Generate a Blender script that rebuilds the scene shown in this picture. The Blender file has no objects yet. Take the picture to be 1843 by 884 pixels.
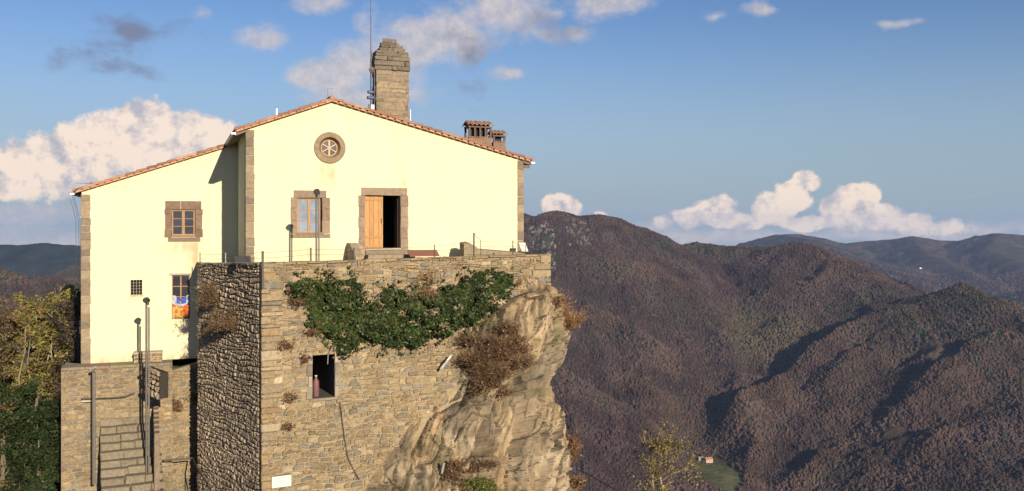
import bpy, math, random
import numpy as np
from mathutils import Vector, noise as mnoise
R = math.radians
scene = bpy.context.scene
COL = scene.collection
FPX = 1600.0; CX = 921.5; HY = 400.0          # photo focal length, centre column, horizon row (pixels of the 1843 px photo)

# ------------------------------------------------------------------ camera
cam = bpy.data.cameras.new('camera'); camo = bpy.data.objects.new('camera', cam); COL.objects.link(camo)
camo.location = (0, 0, 0); camo.rotation_euler = (R(90), 0, 0)
cam.sensor_width = 36; cam.lens = 36 * FPX / 1843; cam.shift_y = -42 / 1843
cam.clip_start = 0.3; cam.clip_end = 60000
scene.camera = camo
scene.view_settings.view_transform = 'Standard'; scene.view_settings.look = 'None'
scene.view_settings.exposure = 0.5; scene.view_settings.gamma = 1
scene.cycles.volume_bounces = 0; scene.cycles.max_bounces = 5; scene.cycles.diffuse_bounces = 2
scene.cycles.volume_step_rate = 1.0

# ------------------------------------------------------------------ sun and sky
SUN_EL = 17.7; SUN_HEAD = 27.9     # light travels towards 27.9 deg left of +Y
sd = Vector((math.sin(R(SUN_HEAD)) * math.cos(R(SUN_EL)), -math.cos(R(SUN_HEAD)) * math.cos(R(SUN_EL)), math.sin(R(SUN_EL))))
sun = bpy.data.lights.new('sun', 'SUN'); sun.energy = 5.0; sun.angle = R(0.5); sun.color = (1.0, 0.87, 0.68)
suno = bpy.data.objects.new('sun', sun); COL.objects.link(suno)
suno.rotation_euler = sd.to_track_quat('Z', 'Y').to_euler(); suno.location = (20, -20, 60)

def azel(px, py):
    x = (px - CX) / FPX; z = (HY - py) / FPX
    return math.atan2(x, 1), math.atan2(z, math.hypot(x, 1))

world = bpy.data.worlds.new('World'); scene.world = world; world.use_nodes = True
def build_world():
    nt = world.node_tree; N = nt.nodes; L = nt.links; N.clear()
    out = N.new('ShaderNodeOutputWorld'); bg = N.new('ShaderNodeBackground'); bg.inputs[1].default_value = 0.06
    L.new(bg.outputs[0], out.inputs[0])
    sky = N.new('ShaderNodeTexSky'); sky.sky_type = 'NISHITA'; sky.sun_disc = False
    sky.sun_elevation = R(SUN_EL); sky.sun_rotation = R(180 - SUN_HEAD); sky.altitude = 950
    sky.air_density = 1.0; sky.dust_density = 0.4; sky.ozone_density = 2.0
    def M(op, a, b=None, c=None):
        n = N.new('ShaderNodeMath'); n.operation = op
        for i, v in enumerate((a, b, c)):
            if v is None: continue
            if isinstance(v, (int, float)): n.inputs[i].default_value = v
            else: L.new(v, n.inputs[i])
        return n.outputs[0]
    tc = N.new('ShaderNodeTexCoord'); D = tc.outputs['Generated']
    sp = N.new('ShaderNodeSeparateXYZ'); L.new(D, sp.inputs[0])
    az = M('ARCTAN2', sp.outputs[0], sp.outputs[1]); el = M('ARCSINE', sp.outputs[2])
    cb = N.new('ShaderNodeCombineXYZ'); L.new(az, cb.inputs[0]); L.new(el, cb.inputs[1])
    def nz(scale, detail, rough, off=(0, 0, 0), sc=(1, 1, 1)):
        mp = N.new('ShaderNodeMapping'); mp.inputs['Location'].default_value = off; mp.inputs['Scale'].default_value = sc
        L.new(cb.outputs[0], mp.inputs[0])
        n = N.new('ShaderNodeTexNoise'); n.inputs['Scale'].default_value = scale; n.inputs['Detail'].default_value = detail
        n.inputs['Roughness'].default_value = rough; L.new(mp.outputs[0], n.inputs['Vector']); return n.outputs['Fac']
    def blobs(lst, fieldvec, gs=1.0, ga=1.0):
        acc = None
        for (px, py, rx, ry, amp) in lst:
            a, e = azel(px, py)
            s = N.new('ShaderNodeVectorMath'); s.operation = 'SUBTRACT'; L.new(fieldvec, s.inputs[0]); s.inputs[1].default_value = (a, e, 0)
            m = N.new('ShaderNodeVectorMath'); m.operation = 'MULTIPLY'; L.new(s.outputs[0], m.inputs[0])
            m.inputs[1].default_value = (FPX / (rx * gs), FPX / (ry * gs), 0)
            l = N.new('ShaderNodeVectorMath'); l.operation = 'LENGTH'; L.new(m.outputs[0], l.inputs[0])
            v = M('MULTIPLY_ADD', l.outputs['Value'], -amp * ga, amp * ga)
            acc = v if acc is None else M('SMOOTH_MAX', acc, v, 0.12)
        return acc
    # warp the direction a little so that the cloud outlines curl
    nw = N.new('ShaderNodeTexNoise'); nw.inputs['Scale'].default_value = 30; nw.inputs['Detail'].default_value = 3; L.new(cb.outputs[0], nw.inputs['Vector'])
    wv = N.new('ShaderNodeVectorMath'); wv.operation = 'MULTIPLY_ADD'; L.new(nw.outputs['Color'], wv.inputs[0])
    wv.inputs[1].default_value = (0.020, 0.016, 0); wv.inputs[2].default_value = (-0.010, -0.008, 0)
    wa = N.new('ShaderNodeVectorMath'); wa.operation = 'ADD'; L.new(cb.outputs[0], wa.inputs[0]); L.new(wv.outputs[0], wa.inputs[1])
    W = wa.outputs[0]
    cumulus = [(60,322,100,24,.7),(1320,402,70,16,.7),(1450,402,70,16,.7),(1580,404,90,16,.7),(1420,360,40,30,1),(1540,350,34,24,1),(1245,392,40,22,.8),(1700,408,50,16,.7),(70,300,105,62,1),(150,275,90,60,1),(205,255,80,62,1),(265,235,72,62,1),(350,245,85,48,1),(300,280,130,45,.9),(20,318,90,42,1),(120,322,120,26,.6),
               (1010,372,42,28,1),(1075,390,20,14,.8),(1285,385,50,34,1),(1300,365,28,22,1),(1340,400,40,20,.8),(1198,402,26,16,.6),
               (1395,375,48,36,1.1),(1425,345,34,26,1),(1455,327,28,20,1),(1510,378,40,36,1.1),(1552,358,36,30,1.1),(1590,392,50,26,1),(1645,402,46,22,.9)]
    wisps = [(655,115,90,50,.9),(600,140,80,40,.75),(545,140,40,28,.6),(750,75,85,50,.95),(700,110,80,50,.8),(820,55,70,60,.8),(890,20,110,50,.85),(960,60,60,30,.4),
             (640,170,120,30,.6),(1080,8,90,26,.8),(1040,60,30,14,.5),(575,8,55,22,.7),(480,72,44,24,.6),(915,132,40,14,.55),(740,165,50,40,.5),(660,60,30,40,.5),
             (1612,42,45,9,.6),(1368,15,26,12,.6),(1285,30,26,8,.4),(360,25,20,14,.4),(40,385,90,22,.7),(110,435,120,30,.6),(1000,22,40,14,.5),(1780,350,60,6,.2),
             (1330,428,260,16,.75),(1600,425,260,16,.75),(1780,412,120,12,.6),(1180,412,60,12,.5)]
    dark = [(160,98,52,34,1),(200,122,60,20,1),(248,122,38,22,.9),(255,55,60,26,.75),(300,48,44,18,.6),(225,92,30,20,.4),(90,72,18,8,.4),(850,100,40,50,.5),(980,45,70,40,.5),(735,190,60,30,.4)]
    fb = nz(17, 5, 0.55); fb2 = nz(60, 8, 0.65, (3.1, 1.7, 0)); fw = nz(14, 8, 0.62, (5, 2, 0), (1, 1.6, 1))
    fbl = nz(17, 5, 0.55, (-0.008, -0.012, 0))
    def dens(S, n, kn, lo, hi):
        v = M('ADD', S, M('MULTIPLY', M('SUBTRACT', n, 0.5), kn))
        mr = N.new('ShaderNodeMapRange'); mr.interpolation_type = 'SMOOTHSTEP'; L.new(v, mr.inputs[0])
        mr.inputs[1].default_value = lo; mr.inputs[2].default_value = hi; return mr.outputs[0], v
    dC, vC = dens(blobs(cumulus, W), fb2, .75, 0.06, 0.30)
    dW, vW = dens(blobs(wisps, W, 1.25, 1.5), fw, 2.4, 0.02, 0.95)
    dD, vD = dens(blobs(dark, W, 1.3, 1.0), fw, 3.2, 0.10, 1.15)
    # shading of the cumulus: brighter on puffs, greyer at the bases
    sh = M('ADD', M('MULTIPLY', M('SUBTRACT', fb, fbl), 3.2), M('MULTIPLY_ADD', fb2, 1.9, -.30))
    shm = N.new('ShaderNodeMapRange'); L.new(sh, shm.inputs[0]); shm.inputs[1].default_value = 0.15; shm.inputs[2].default_value = 0.85
    shv = M('MULTIPLY', shm.outputs[0], M('MULTIPLY_ADD', vC, 0.8, 0.75)); shv.node.use_clamp = True
    def mixc(f, a, b):
        m = N.new('ShaderNodeMix'); m.data_type = 'RGBA'
        L.new(f, m.inputs[0]) if not isinstance(f, float) else setattr(m.inputs[0], 'default_value', f)
        for s, v in ((m.inputs[6], a), (m.inputs[7], b)):
            if isinstance(v, tuple): s.default_value = (*v, 1)
            else: L.new(v, s)
        return m.outputs[2]
    cumc = mixc(shv, (5.9, 5.7, 6.4), (11.6, 9.6, 8.0))
    wsp = mixc(M('MULTIPLY_ADD', fb2, 2.2, -.6), (5.0, 5.1, 6.0), (9.6, 8.2, 7.4))
    hs = N.new('ShaderNodeHueSaturation'); hs.inputs['Saturation'].default_value = 1.2; hs.inputs['Value'].default_value = 1.45
    L.new(sky.outputs[0], hs.inputs['Color'])
    tn = N.new('ShaderNodeVectorMath'); tn.operation = 'MULTIPLY'; L.new(hs.outputs[0], tn.inputs[0]); tn.inputs[1].default_value = (.86, .76, .84)
    c = tn.outputs[0]
    ab = N.new('ShaderNodeMapRange'); ab.interpolation_type = 'SMOOTHSTEP'; L.new(M('ABSOLUTE', el), ab.inputs[0]); ab.inputs[1].default_value = 0.0; ab.inputs[2].default_value = 0.24; ab.inputs[3].default_value = 0.9; ab.inputs[4].default_value = 0.0
    c = mixc(ab.outputs[0], c, (3.4, 4.7, 6.0))
    c = mixc(M('MULTIPLY', dW, 0.8), c, wsp)
    c = mixc(M('MULTIPLY', dD, 0.85), c, (2.3, 2.6, 3.8))
    c = mixc(M('MULTIPLY', dC, 0.95), c, cumc)
    L.new(c, bg.inputs[0])
    return sky, hs, bg
SKY, SKYHS, SKYBG = build_world()

# ------------------------------------------------------------------ numpy noise
_rs = np.random.RandomState(7); _P = _rs.permutation(512).astype(np.int64); _P = np.concatenate([_P, _P, _P]); _G = _rs.rand(512) * 2 - 1
def vnoise(x, y, z=0.0):
    x, y, z = np.broadcast_arrays(np.asarray(x, float), y, z)
    xi = np.floor(x).astype(np.int64); yi = np.floor(y).astype(np.int64); zi = np.floor(z).astype(np.int64)
    fx = x - xi; fy = y - yi; fz = z - zi
    fx = fx * fx * fx * (fx * (fx * 6 - 15) + 10); fy = fy * fy * fy * (fy * (fy * 6 - 15) + 10); fz = fz * fz * (3 - 2 * fz)
    def h(a, b, c): return _G[_P[_P[_P[a & 511] + (b & 511)] + (c & 511)] & 511]
    def lp(a, b, t): return a + (b - a) * t
    v0 = lp(lp(h(xi, yi, zi), h(xi + 1, yi, zi), fx), lp(h(xi, yi + 1, zi), h(xi + 1, yi + 1, zi), fx), fy)
    v1 = lp(lp(h(xi, yi, zi + 1), h(xi + 1, yi, zi + 1), fx), lp(h(xi, yi + 1, zi + 1), h(xi + 1, yi + 1, zi + 1), fx), fy)
    return lp(v0, v1, fz)
def fbm(x, y, z=0.0, o=5, g=0.5):
    s = 0; a = 1; t = 0; f = 1.0
    for i in range(o):
        s = s + a * vnoise(x * f + 17.3 * i, y * f - 9.1 * i, z * f + 3.7 * i); t += a; a *= g; f *= 2.03
    return s / t
def ridged(x, y, z=0.0, o=4, g=0.5):
    s = 0; a = 1; t = 0; f = 1.0
    for i in range(o):
        s = s + a * (1 - np.abs(vnoise(x * f + 5.3 * i, y * f + 1.1 * i, z * f)) * 2); t += a; a *= g; f *= 2.1
    return s / t
def sstep(a, b, x):
    t = np.clip((np.asarray(x, float) - a) / (b - a), 0, 1); return t * t * (3 - 2 * t)

# ------------------------------------------------------------------ materials
MATS = {}
def mat(name, color=None, rough=0.85, nscale=4.0, var=0.25, bump=0.3, bdist=0.03, bscale=12.0, metal=0.0, spec=0.3, attr=None, stretch=None, var2=0.0, v2scale=0.7, trans=0.0, instancer=None):
    m = bpy.data.materials.new(name); m.use_nodes = True; nt = m.node_tree; N = nt.nodes; L = nt.links
    b = N['Principled BSDF']; b.inputs['Roughness'].default_value = rough; b.inputs['Metallic'].default_value = metal
    b.inputs['Specular IOR Level'].default_value = spec
    tc = N.new('ShaderNodeTexCoord'); vec = tc.outputs['Object']
    if stretch:
        mp = N.new('ShaderNodeMapping'); mp.inputs['Scale'].default_value = stretch; L.new(vec, mp.inputs[0]); vec = mp.outputs[0]
    if attr or instancer:
        a = N.new('ShaderNodeAttribute'); a.attribute_name = attr or instancer
        if instancer: a.attribute_type = 'INSTANCER'
        base = a.outputs['Color']
    else:
        rgb = N.new('ShaderNodeRGB'); rgb.outputs[0].default_value = (*color, 1); base = rgb.outputs[0]
    def vary(base, sc, amt, det=6):
        n = N.new('ShaderNodeTexNoise'); n.inputs['Scale'].default_value = sc; n.inputs['Detail'].default_value = det; n.inputs['Roughness'].default_value = 0.65
        L.new(vec, n.inputs['Vector'])
        mr = N.new('ShaderNodeMapRange'); mr.inputs[1].default_value = 0.3; mr.inputs[2].default_value = 0.7
        mr.inputs[3].default_value = 1 - amt; mr.inputs[4].default_value = 1 + amt; L.new(n.outputs['Fac'], mr.inputs[0])
        v = N.new('ShaderNodeVectorMath'); v.operation = 'SCALE'; L.new(base, v.inputs[0]); L.new(mr.outputs[0], v.inputs['Scale'])
        return v.outputs[0]
    if var: base = vary(base, nscale, var)
    if var2: base = vary(base, v2scale, var2, 3)
    L.new(base, b.inputs['Base Color'])
    if bump:
        n = N.new('ShaderNodeTexNoise'); n.inputs['Scale'].default_value = bscale; n.inputs['Detail'].default_value = 8; n.inputs['Roughness'].default_value = 0.65
        L.new(vec, n.inputs['Vector'])
        bp = N.new('ShaderNodeBump'); bp.inputs['Strength'].default_value = bump; bp.inputs['Distance'].default_value = bdist
        L.new(n.outputs['Fac'], bp.inputs['Height']); L.new(bp.outputs[0], b.inputs['Normal'])
    if trans:
        t = N.new('ShaderNodeBsdfTranslucent'); L.new(base, t.inputs[0]); mx = N.new('ShaderNodeMixShader'); mx.inputs[0].default_value = trans
        L.new(b.outputs[0], mx.inputs[1]); L.new(t.outputs[0], mx.inputs[2]); L.new(mx.outputs[0], N['Material Output'].inputs[0])
    MATS[name] = m; return m
M_PLASTER = mat('plaster', attr='Col', rough=0.92, nscale=1.2, var=0.035, bump=0.25, bdist=0.02, bscale=5, spec=0.1, var2=0.03, v2scale=0.35)
M_STONE = mat('masonry_stone', attr='Col', rough=0.9, nscale=9, var=0.28, bump=0.7, bdist=0.03, bscale=14, spec=0.15)
M_ROCK = mat('cliff_rock', attr='Col', rough=0.92, nscale=3.0, var=0.22, bump=0.8, bdist=0.06, bscale=7, spec=0.12)
M_DRESSED = mat('dressed_stone', attr='Col', rough=0.9, nscale=7, var=0.22, bump=0.5, bdist=0.02, bscale=25, spec=0.15)
M_TILE = mat('roof_tile', attr='Col', rough=0.85, nscale=6, var=0.25, bump=0.3, bdist=0.01, bscale=20, spec=0.2)
M_WOOD = mat('pine_wood', attr='Col', rough=0.6, nscale=5, var=0.25, bump=0.2, bdist=0.005, bscale=30, spec=0.3, stretch=(6, 6, 0.6))
M_PAINT = mat('plain_paint', attr='Col', rough=0.5, nscale=8, var=0.08, bump=0.05, bdist=0.003, bscale=20)
M_METAL = mat('grey_metal', attr='Col', rough=0.5, nscale=6, var=0.15, bump=0.1, bdist=0.003, bscale=30, metal=0.3)
M_GLASS = mat('window_glass', attr='Col', rough=0.12, nscale=1.5, var=0.35, bump=0.1, bdist=0.01, bscale=2, spec=0.7)
M_CLOTH = mat('cloth', attr='Col', rough=0.9, nscale=10, var=0.1, bump=0.3, bdist=0.02, bscale=10)
M_LEAF = mat('leaf', attr='Col', rough=0.6, nscale=2.0, var=0.15, bump=0, spec=0.25, trans=0.25)
M_IVY = mat('ivy_leaf', attr='Col', rough=0.5, nscale=2.0, var=0.15, bump=0, spec=0.35, trans=0.2)
M_TWIG = mat('dry_twig', attr='Col', rough=0.9, nscale=3.0, var=0.2, bump=0, spec=0.1)
M_BARK = mat('bark', attr='Col', rough=0.95, nscale=6, var=0.3, bump=0.6, bdist=0.02, bscale=12, spec=0.1)
M_TERR = mat('hill_ground', attr='Col', rough=1.0, nscale=0.012, var=0.3, bump=1.0, bdist=6, bscale=0.07, spec=0.0, var2=0.2, v2scale=0.003)
M_CROWN = mat('tree_crown_far', instancer='tint', rough=1.0, nscale=0.5, var=0.3, bump=0, spec=0.0)

# ------------------------------------------------------------------ mesh builder
class Fr:
    """vertical wall frame: t along, z up, w outwards (towards the camera side)"""
    def __init__(s, O, u):
        s.O = Vector((O[0], O[1])); s.u = Vector((u[0], u[1])).normalized(); s.n = Vector((s.u.y, -s.u.x))
    def p(s, t, z, w=0.0): q = s.O + s.u * t + s.n * w; return (q.x, q.y, z)
    def t(s, px, w=0.0):
        k = (px - CX) / FPX; O = s.O + s.n * w; return (k * O.y - O.x) / (s.u.x - k * s.u.y)
    def dep(s, px, w=0.0): return (s.O + s.n * w + s.u * s.t(px, w)).y
    def z(s, px, py, w=0.0): return (HY - py) / FPX * s.dep(px, w)
    def rect(s, x0, y0, x1, y1, w=0.0):
        m = (x0 + x1) / 2; return (s.t(x0, w), s.t(x1, w), s.z(m, y1, w), s.z(m, y0, w))
    def tn(s, X, Y, w=0.0):  # t of numpy
        return (X - s.O.x) * s.u.x + (Y - s.O.y) * s.u.y
class MB:
    def __init__(s, rng=None): s.V = []; s.F = []; s.C = []; s.rng = rng or random.Random(1)
    def add(s, vs, fs, col, jit=0.0):
        b = len(s.V); s.V += [tuple(v) for v in vs]
        for f in fs:
            s.F.append(tuple(b + i for i in f))
            if jit: k = 1 + s.rng.uniform(-jit, jit); s.C.append((col[0] * k, col[1] * k, col[2] * k))
            else: s.C.append(tuple(col[:3]))
    def hexa(s, c8, col): s.add(c8, [(0, 3, 2, 1), (4, 5, 6, 7), (0, 1, 5, 4), (1, 2, 6, 5), (2, 3, 7, 6), (3, 0, 4, 7)], col)
    def fbox(s, fr, u0, u1, z0, z1, w0, w1, col, bev=0.0, jitter=0.0):
        r = s.rng; j = lambda: r.uniform(-jitter, jitter) if jitter else 0
        if not bev:
            s.hexa([fr.p(u0 + j(), z0 + j(), w0), fr.p(u1 + j(), z0 + j(), w0), fr.p(u1 + j(), z1 + j(), w0), fr.p(u0 + j(), z1 + j(), w0),
                    fr.p(u0 + j(), z0 + j(), w1 + j()), fr.p(u1 + j(), z0 + j(), w1 + j()), fr.p(u1 + j(), z1 + j(), w1 + j()), fr.p(u0 + j(), z1 + j(), w1 + j())], col)
        else:
            a = [(u0 + j(), z0 + j()), (u1 + j(), z0 + j()), (u1 + j(), z1 + j()), (u0 + j(), z1 + j())]
            cu = (u0 + u1) / 2; cz = (z0 + z1) / 2
            vs = [fr.p(u, z, w0) for u, z in a] + [fr.p(u, z, w1 - bev) for u, z in a]
            vs += [fr.p(u - math.copysign(bev, u - cu), z - math.copysign(bev, z - cz), w1 + j()) for u, z in a]
            s.add(vs, [(0, 3, 2, 1), (0, 1, 5, 4), (1, 2, 6, 5), (2, 3, 7, 6), (3, 0, 4, 7), (4, 5, 9, 8), (5, 6, 10, 9), (6, 7, 11, 10), (7, 4, 8, 11), (8, 9, 10, 11)], col)
    def box(s, x0, x1, y0, y1, z0, z1, col):
        s.hexa([(x0, y1, z0), (x1, y1, z0), (x1, y1, z1), (x0, y1, z1), (x0, y0, z0), (x1, y0, z0), (x1, y0, z1), (x0, y0, z1)], col)
    def tube(s, pts, r, col, n=8, r2=None, cap=True):
        pts = [Vector(p) for p in pts]; b = []; m = len(pts)
        for i, p in enumerate(pts):
            d = (pts[min(i + 1, m - 1)] - pts[max(i - 1, 0)]).normalized()
            up = Vector((0, 0, 1)) if abs(d.z) < 0.9 else Vector((1, 0, 0))
            a = d.cross(up).normalized(); c = d.cross(a).normalized(); rr = r if r2 is None else r + (r2 - r) * i / (m - 1)
            b += [p + (a * math.cos(2 * math.pi * k / n) + c * math.sin(2 * math.pi * k / n)) * rr for k in range(n)]
        fs = [(i * n + k, i * n + (k + 1) % n, (i + 1) * n + (k + 1) % n, (i + 1) * n + k) for i in range(m - 1) for k in range(n)]
        if cap: fs += [tuple(range(n)), tuple((m - 1) * n + k for k in reversed(range(n)))]
        s.add(b, fs, col)
    def build(s, name, m, parent=None, smooth=False):
        off = Vector(parent.location) if parent is not None else Vector((0, 0, 0))
        if parent is not None and parent.parent is not None: off = Vector(parent.parent.location) + off
        me = bpy.data.meshes.new(name); me.from_pydata([(v[0] - off.x, v[1] - off.y, v[2] - off.z) for v in s.V], [], s.F)
        at = me.attributes.new('Col', 'FLOAT_COLOR', 'FACE')
        c = np.ones((len(s.C), 4), np.float32); c[:, :3] = np.array(s.C, np.float32).reshape(-1, 3); at.data.foreach_set('color', c.ravel())
        if smooth: me.polygons.foreach_set('use_smooth', [True] * len(me.polygons))
        me.materials.append(m); me.update()
        o = bpy.data.objects.new(name, me); COL.objects.link(o)
        if parent is not None: o.parent = parent
        return o
def np_obj(name, V, F, C, m, parent=None, dom='FACE', smooth=False):
    """V (n,3) array, F (k,4) or (k,3) array, C colours per face or point"""
    V = np.asarray(V, np.float32); F = np.asarray(F, np.int32)
    if parent is not None:
        off = np.array(parent.location, np.float32)
        if parent.parent is not None: off = off + np.array(parent.parent.location, np.float32)
        V = V - off
    me = bpy.data.meshes.new(name); k = F.shape[1]
    me.vertices.add(len(V)); me.vertices.foreach_set('co', V.ravel())
    me.loops.add(F.size); me.loops.foreach_set('vertex_index', F.ravel())
    me.polygons.add(len(F)); me.polygons.foreach_set('loop_start', np.arange(0, F.size, k, dtype=np.int32))
    me.update(calc_edges=True)
    at = me.attributes.new('Col', 'FLOAT_COLOR', dom); c = np.ones((len(C), 4), np.float32); c[:, :3] = C; at.data.foreach_set('color', c.ravel())
    if smooth: me.polygons.foreach_set('use_smooth', np.ones(len(F), bool))
    me.materials.append(m); me.validate(); me.update()
    o = bpy.data.objects.new(name, me); COL.objects.link(o)
    if parent is not None: o.parent = parent
    return o
def tag(o, label=None, cat=None, group=None, kind=None):
    if label: o['label'] = label
    if cat: o['category'] = cat
    if group: o['group'] = group
    if kind: o['kind'] = kind
    return o
def thing(name, loc, label, cat, group=None):
    o = bpy.data.objects.new(name, None); COL.objects.link(o); o.location = loc; o.empty_display_size = 0.3
    return tag(o, label, cat, group)
def ray(px, py, d): return Vector(((px - CX) / FPX * d, d, (HY - py) / FPX * d))

def grid_panel(mb, fr, t0, t1, z0, z1, holes=(), w=0.0, step=0.25, ztop=None, zbot=None, colf=None, wf=None, tb=()):
    """wall surface with rectangular holes, optional sloping top"""
    ts = {round(t0, 4), round(t1, 4)}; zs = {round(z0, 4), round(z1, 4)}
    for h in holes: ts |= {round(h[0], 4), round(h[1], 4)}; zs |= {round(h[2], 4), round(h[3], 4)}
    for b in tb: ts.add(round(b, 4))
    def fill(S, lo, hi):
        L = sorted(S); o = []
        for a, b in zip(L, L[1:]):
            n = max(1, int(math.ceil((b - a) / step))); o += [a + (b - a) * i / n for i in range(n)]
        return np.array(o + [L[-1]])
    T = fill(ts, t0, t1); Z = fill(zs, z0, z1)
    idx = {}; vs = []; fs = []; cs = []
    def pos(i, j):
        t = T[i]; z = Z[j]
        if ztop is not None: z = min(z, ztop(t))
        if zbot is not None: z = max(z, zbot(t))
        return t, z
    def vid(i, j):
        if (i, j) not in idx:
            t, z = pos(i, j); ww = w + (wf(t, z) if wf else 0); idx[(i, j)] = len(vs); vs.append(fr.p(t, z, ww))
        return idx[(i, j)]
    for i in range(len(T) - 1):
        for j in range(len(Z) - 1):
            ct = (T[i] + T[i + 1]) / 2; cz = (Z[j] + Z[j + 1]) / 2
            if any(h[0] < ct < h[1] and h[2] < cz < h[3] for h in holes): continue
            p0, p1, p2, p3 = pos(i, j), pos(i + 1, j), pos(i + 1, j + 1), pos(i, j + 1)
            if abs(p3[1] - p0[1]) < 1e-5 and abs(p2[1] - p1[1]) < 1e-5: continue
            q = [vid(i, j), vid(i + 1, j), vid(i + 1, j + 1), vid(i, j + 1)]
            if abs(p3[1] - p0[1]) < 1e-5: q = q[:3]
            elif abs(p2[1] - p1[1]) < 1e-5: q = [q[0], q[1], q[3]]
            fs.append(q); cs.append(colf(ct, cz) if colf else (.5, .5, .5))
    b = len(mb.V); mb.V += vs
    for f, c in zip(fs, cs): mb.F.append(tuple(b + i for i in f)); mb.C.append(tuple(c))
def reveal(mb, fr, h, d, col, w=0.0, back=None):
    u0, u1, z0, z1 = h
    a = [fr.p(u0, z0, w), fr.p(u1, z0, w), fr.p(u1, z1, w), fr.p(u0, z1, w)]; b = [fr.p(u0, z0, w - d), fr.p(u1, z0, w - d), fr.p(u1, z1, w - d), fr.p(u0, z1, w - d)]
    mb.add(a + b, [(0, 1, 5, 4), (1, 2, 6, 5), (2, 3, 7, 6), (3, 0, 4, 7)], col)
    if back: mb.add(b, [(0, 1, 2, 3)], back)

PAL_SUN = [(.255, .19, .11), (.275, .205, .12), (.235, .185, .12), (.205, .175, .13), (.29, .22, .13), (.24, .185, .115), (.18, .16, .125), (.27, .19, .10), (.33, .265, .17), (.22, .155, .09)]
PAL_GREY = [(.19, .16, .12), (.22, .185, .135), (.16, .14, .11), (.24, .20, .145), (.18, .16, .13), (.21, .175, .125)]
PAL_DARK = [(.23, .175, .12), (.27, .205, .135), (.19, .15, .11), (.29, .225, .15), (.22, .18, .135), (.33, .26, .175)]
def rubble(mb, fr, t0, t1, z0, z1, mask=None, hh=(.10, .26), ww=(.18, .60), relief=.035, rel_j=.03, gap=.012, pal=PAL_SUN, w=0.0, seed=1, tilt=.02, wav=.05, wf=None, patch=0.6):
    r = random.Random(seed); z = z1; k = 0
    def wave(t, kk): return wav * mnoise.noise(Vector((t * .55, kk * .37 + seed * 3.1, 1.3))) * 2 + wav * .4 * mnoise.noise(Vector((t * 2.3, kk * 1.7, seed)))
    while z > z0:
        h = r.uniform(*hh) * (1.0 if r.random() < .75 else 1.35); t = t0 - r.uniform(0, ww[1])
        while t < t1:
            l = r.uniform(*ww) * (.6 if h < .14 else 1); a = max(t, t0); b = min(t + l, t1); t += l
            if b - a < .05: continue
            parts = [(0, 1)]
            if l < ww[1] * .6 and r.random() < .30: c = r.uniform(.35, .65); parts = [(0, c), (c, 1)]
            for (f0, f1) in parts:
                def zz(tt, f): top = z + wave(tt, k); bot = z - h + wave(tt, k + 1); return top + (bot - top) * f
                ct = (a + b) / 2; cz = zz(ct, (f0 + f1) / 2)
                if mask and not mask(ct, cz): continue
                g = gap * r.uniform(.6, 1.7)
                hz = abs(zz(ct, f0) - zz(ct, f1))
                if hz < .035: continue
                g = min(g, hz * .2)
                jj = lambda s_: r.uniform(-s_, s_)
                L_ = a + g; R_ = b - g; jx = min(.08, (b - a) * .18); jz = hz * .17
                if r.random() < .03: continue
                sl = jj(jx)
                ring = [(L_ + sl * .6, zz(L_, f1) + g), (ct + jj(jx), zz(ct, f1) + g + abs(jj(jz))), (R_ + jj(jx), zz(R_, f1) + g + abs(jj(jz))), (R_ - abs(jj(jx)) * .5, (zz(R_, f1) + zz(R_, f0)) / 2),
                        (R_ - abs(jj(jx)), zz(R_, f0) - g - abs(jj(jz))), (ct + jj(jx), zz(ct, f0) - g - abs(jj(jz))), (L_ + abs(jj(jx)), zz(L_, f0) - g - abs(jj(jz * 2))), (L_, (zz(L_, f1) + zz(L_, f0)) / 2)]
                off = w + (wf(ct, cz) if wf else 0); out = relief + r.uniform(0, rel_j)
                tx = jj(tilt) * 2; tz = jj(tilt) * 2; s_ = r.uniform(.80, .92)
                v1 = [fr.p(u, q, off - .03) for u, q in ring]
                v2 = [fr.p(ct + (u - ct) * (1 - (1 - s_) * .45), cz + (q - cz) * (1 - (1 - s_) * .45), off + out * .62) for u, q in ring]
                v3 = [fr.p(ct + (u - ct) * s_ * .93, cz + (q - cz) * s_ * .9, off + out + tx * (u - ct) + tz * (q - cz)) for u, q in ring]
                cc = (ct + jj((b - a) * .2), cz + jj(hz * .2)); vs = v1 + v2 + v3 + [fr.p(cc[0], cc[1], off + out + r.uniform(-.004, .016))]
                fs = [(i, (i + 1) % 8, 8 + (i + 1) % 8, 8 + i) for i in range(8)] + [(8 + i, 8 + (i + 1) % 8, 16 + (i + 1) % 8, 16 + i) for i in range(8)] + [(16 + i, 16 + (i + 1) % 8, 24) for i in range(8)]
                pn = mnoise.noise(Vector((ct * .35, cz * .5, seed + 20))); i0 = int((pn * 1.8 + .5) * len(pal) * patch + r.random() * len(pal)) % len(pal)
                c = pal[i0]; kk = r.uniform(.78, 1.2) * (1 + .25 * mnoise.noise(Vector((ct * .25, cz * .3, seed + 4))))
                mb.add(vs, fs, (c[0] * kk, c[1] * kk, c[2] * kk))
        z -= h; k += 1
def mortar_col(base, seed=0, amt=.3):
    def f(t, z):
        n = mnoise.noise(Vector((t * 1.3, z * 1.3, seed))) + .5 * mnoise.noise(Vector((t * 5, z * 5, seed + 9)))
        k = 1 + amt * n; return (base[0] * k, base[1] * k, base[2] * k)
    return f

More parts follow.
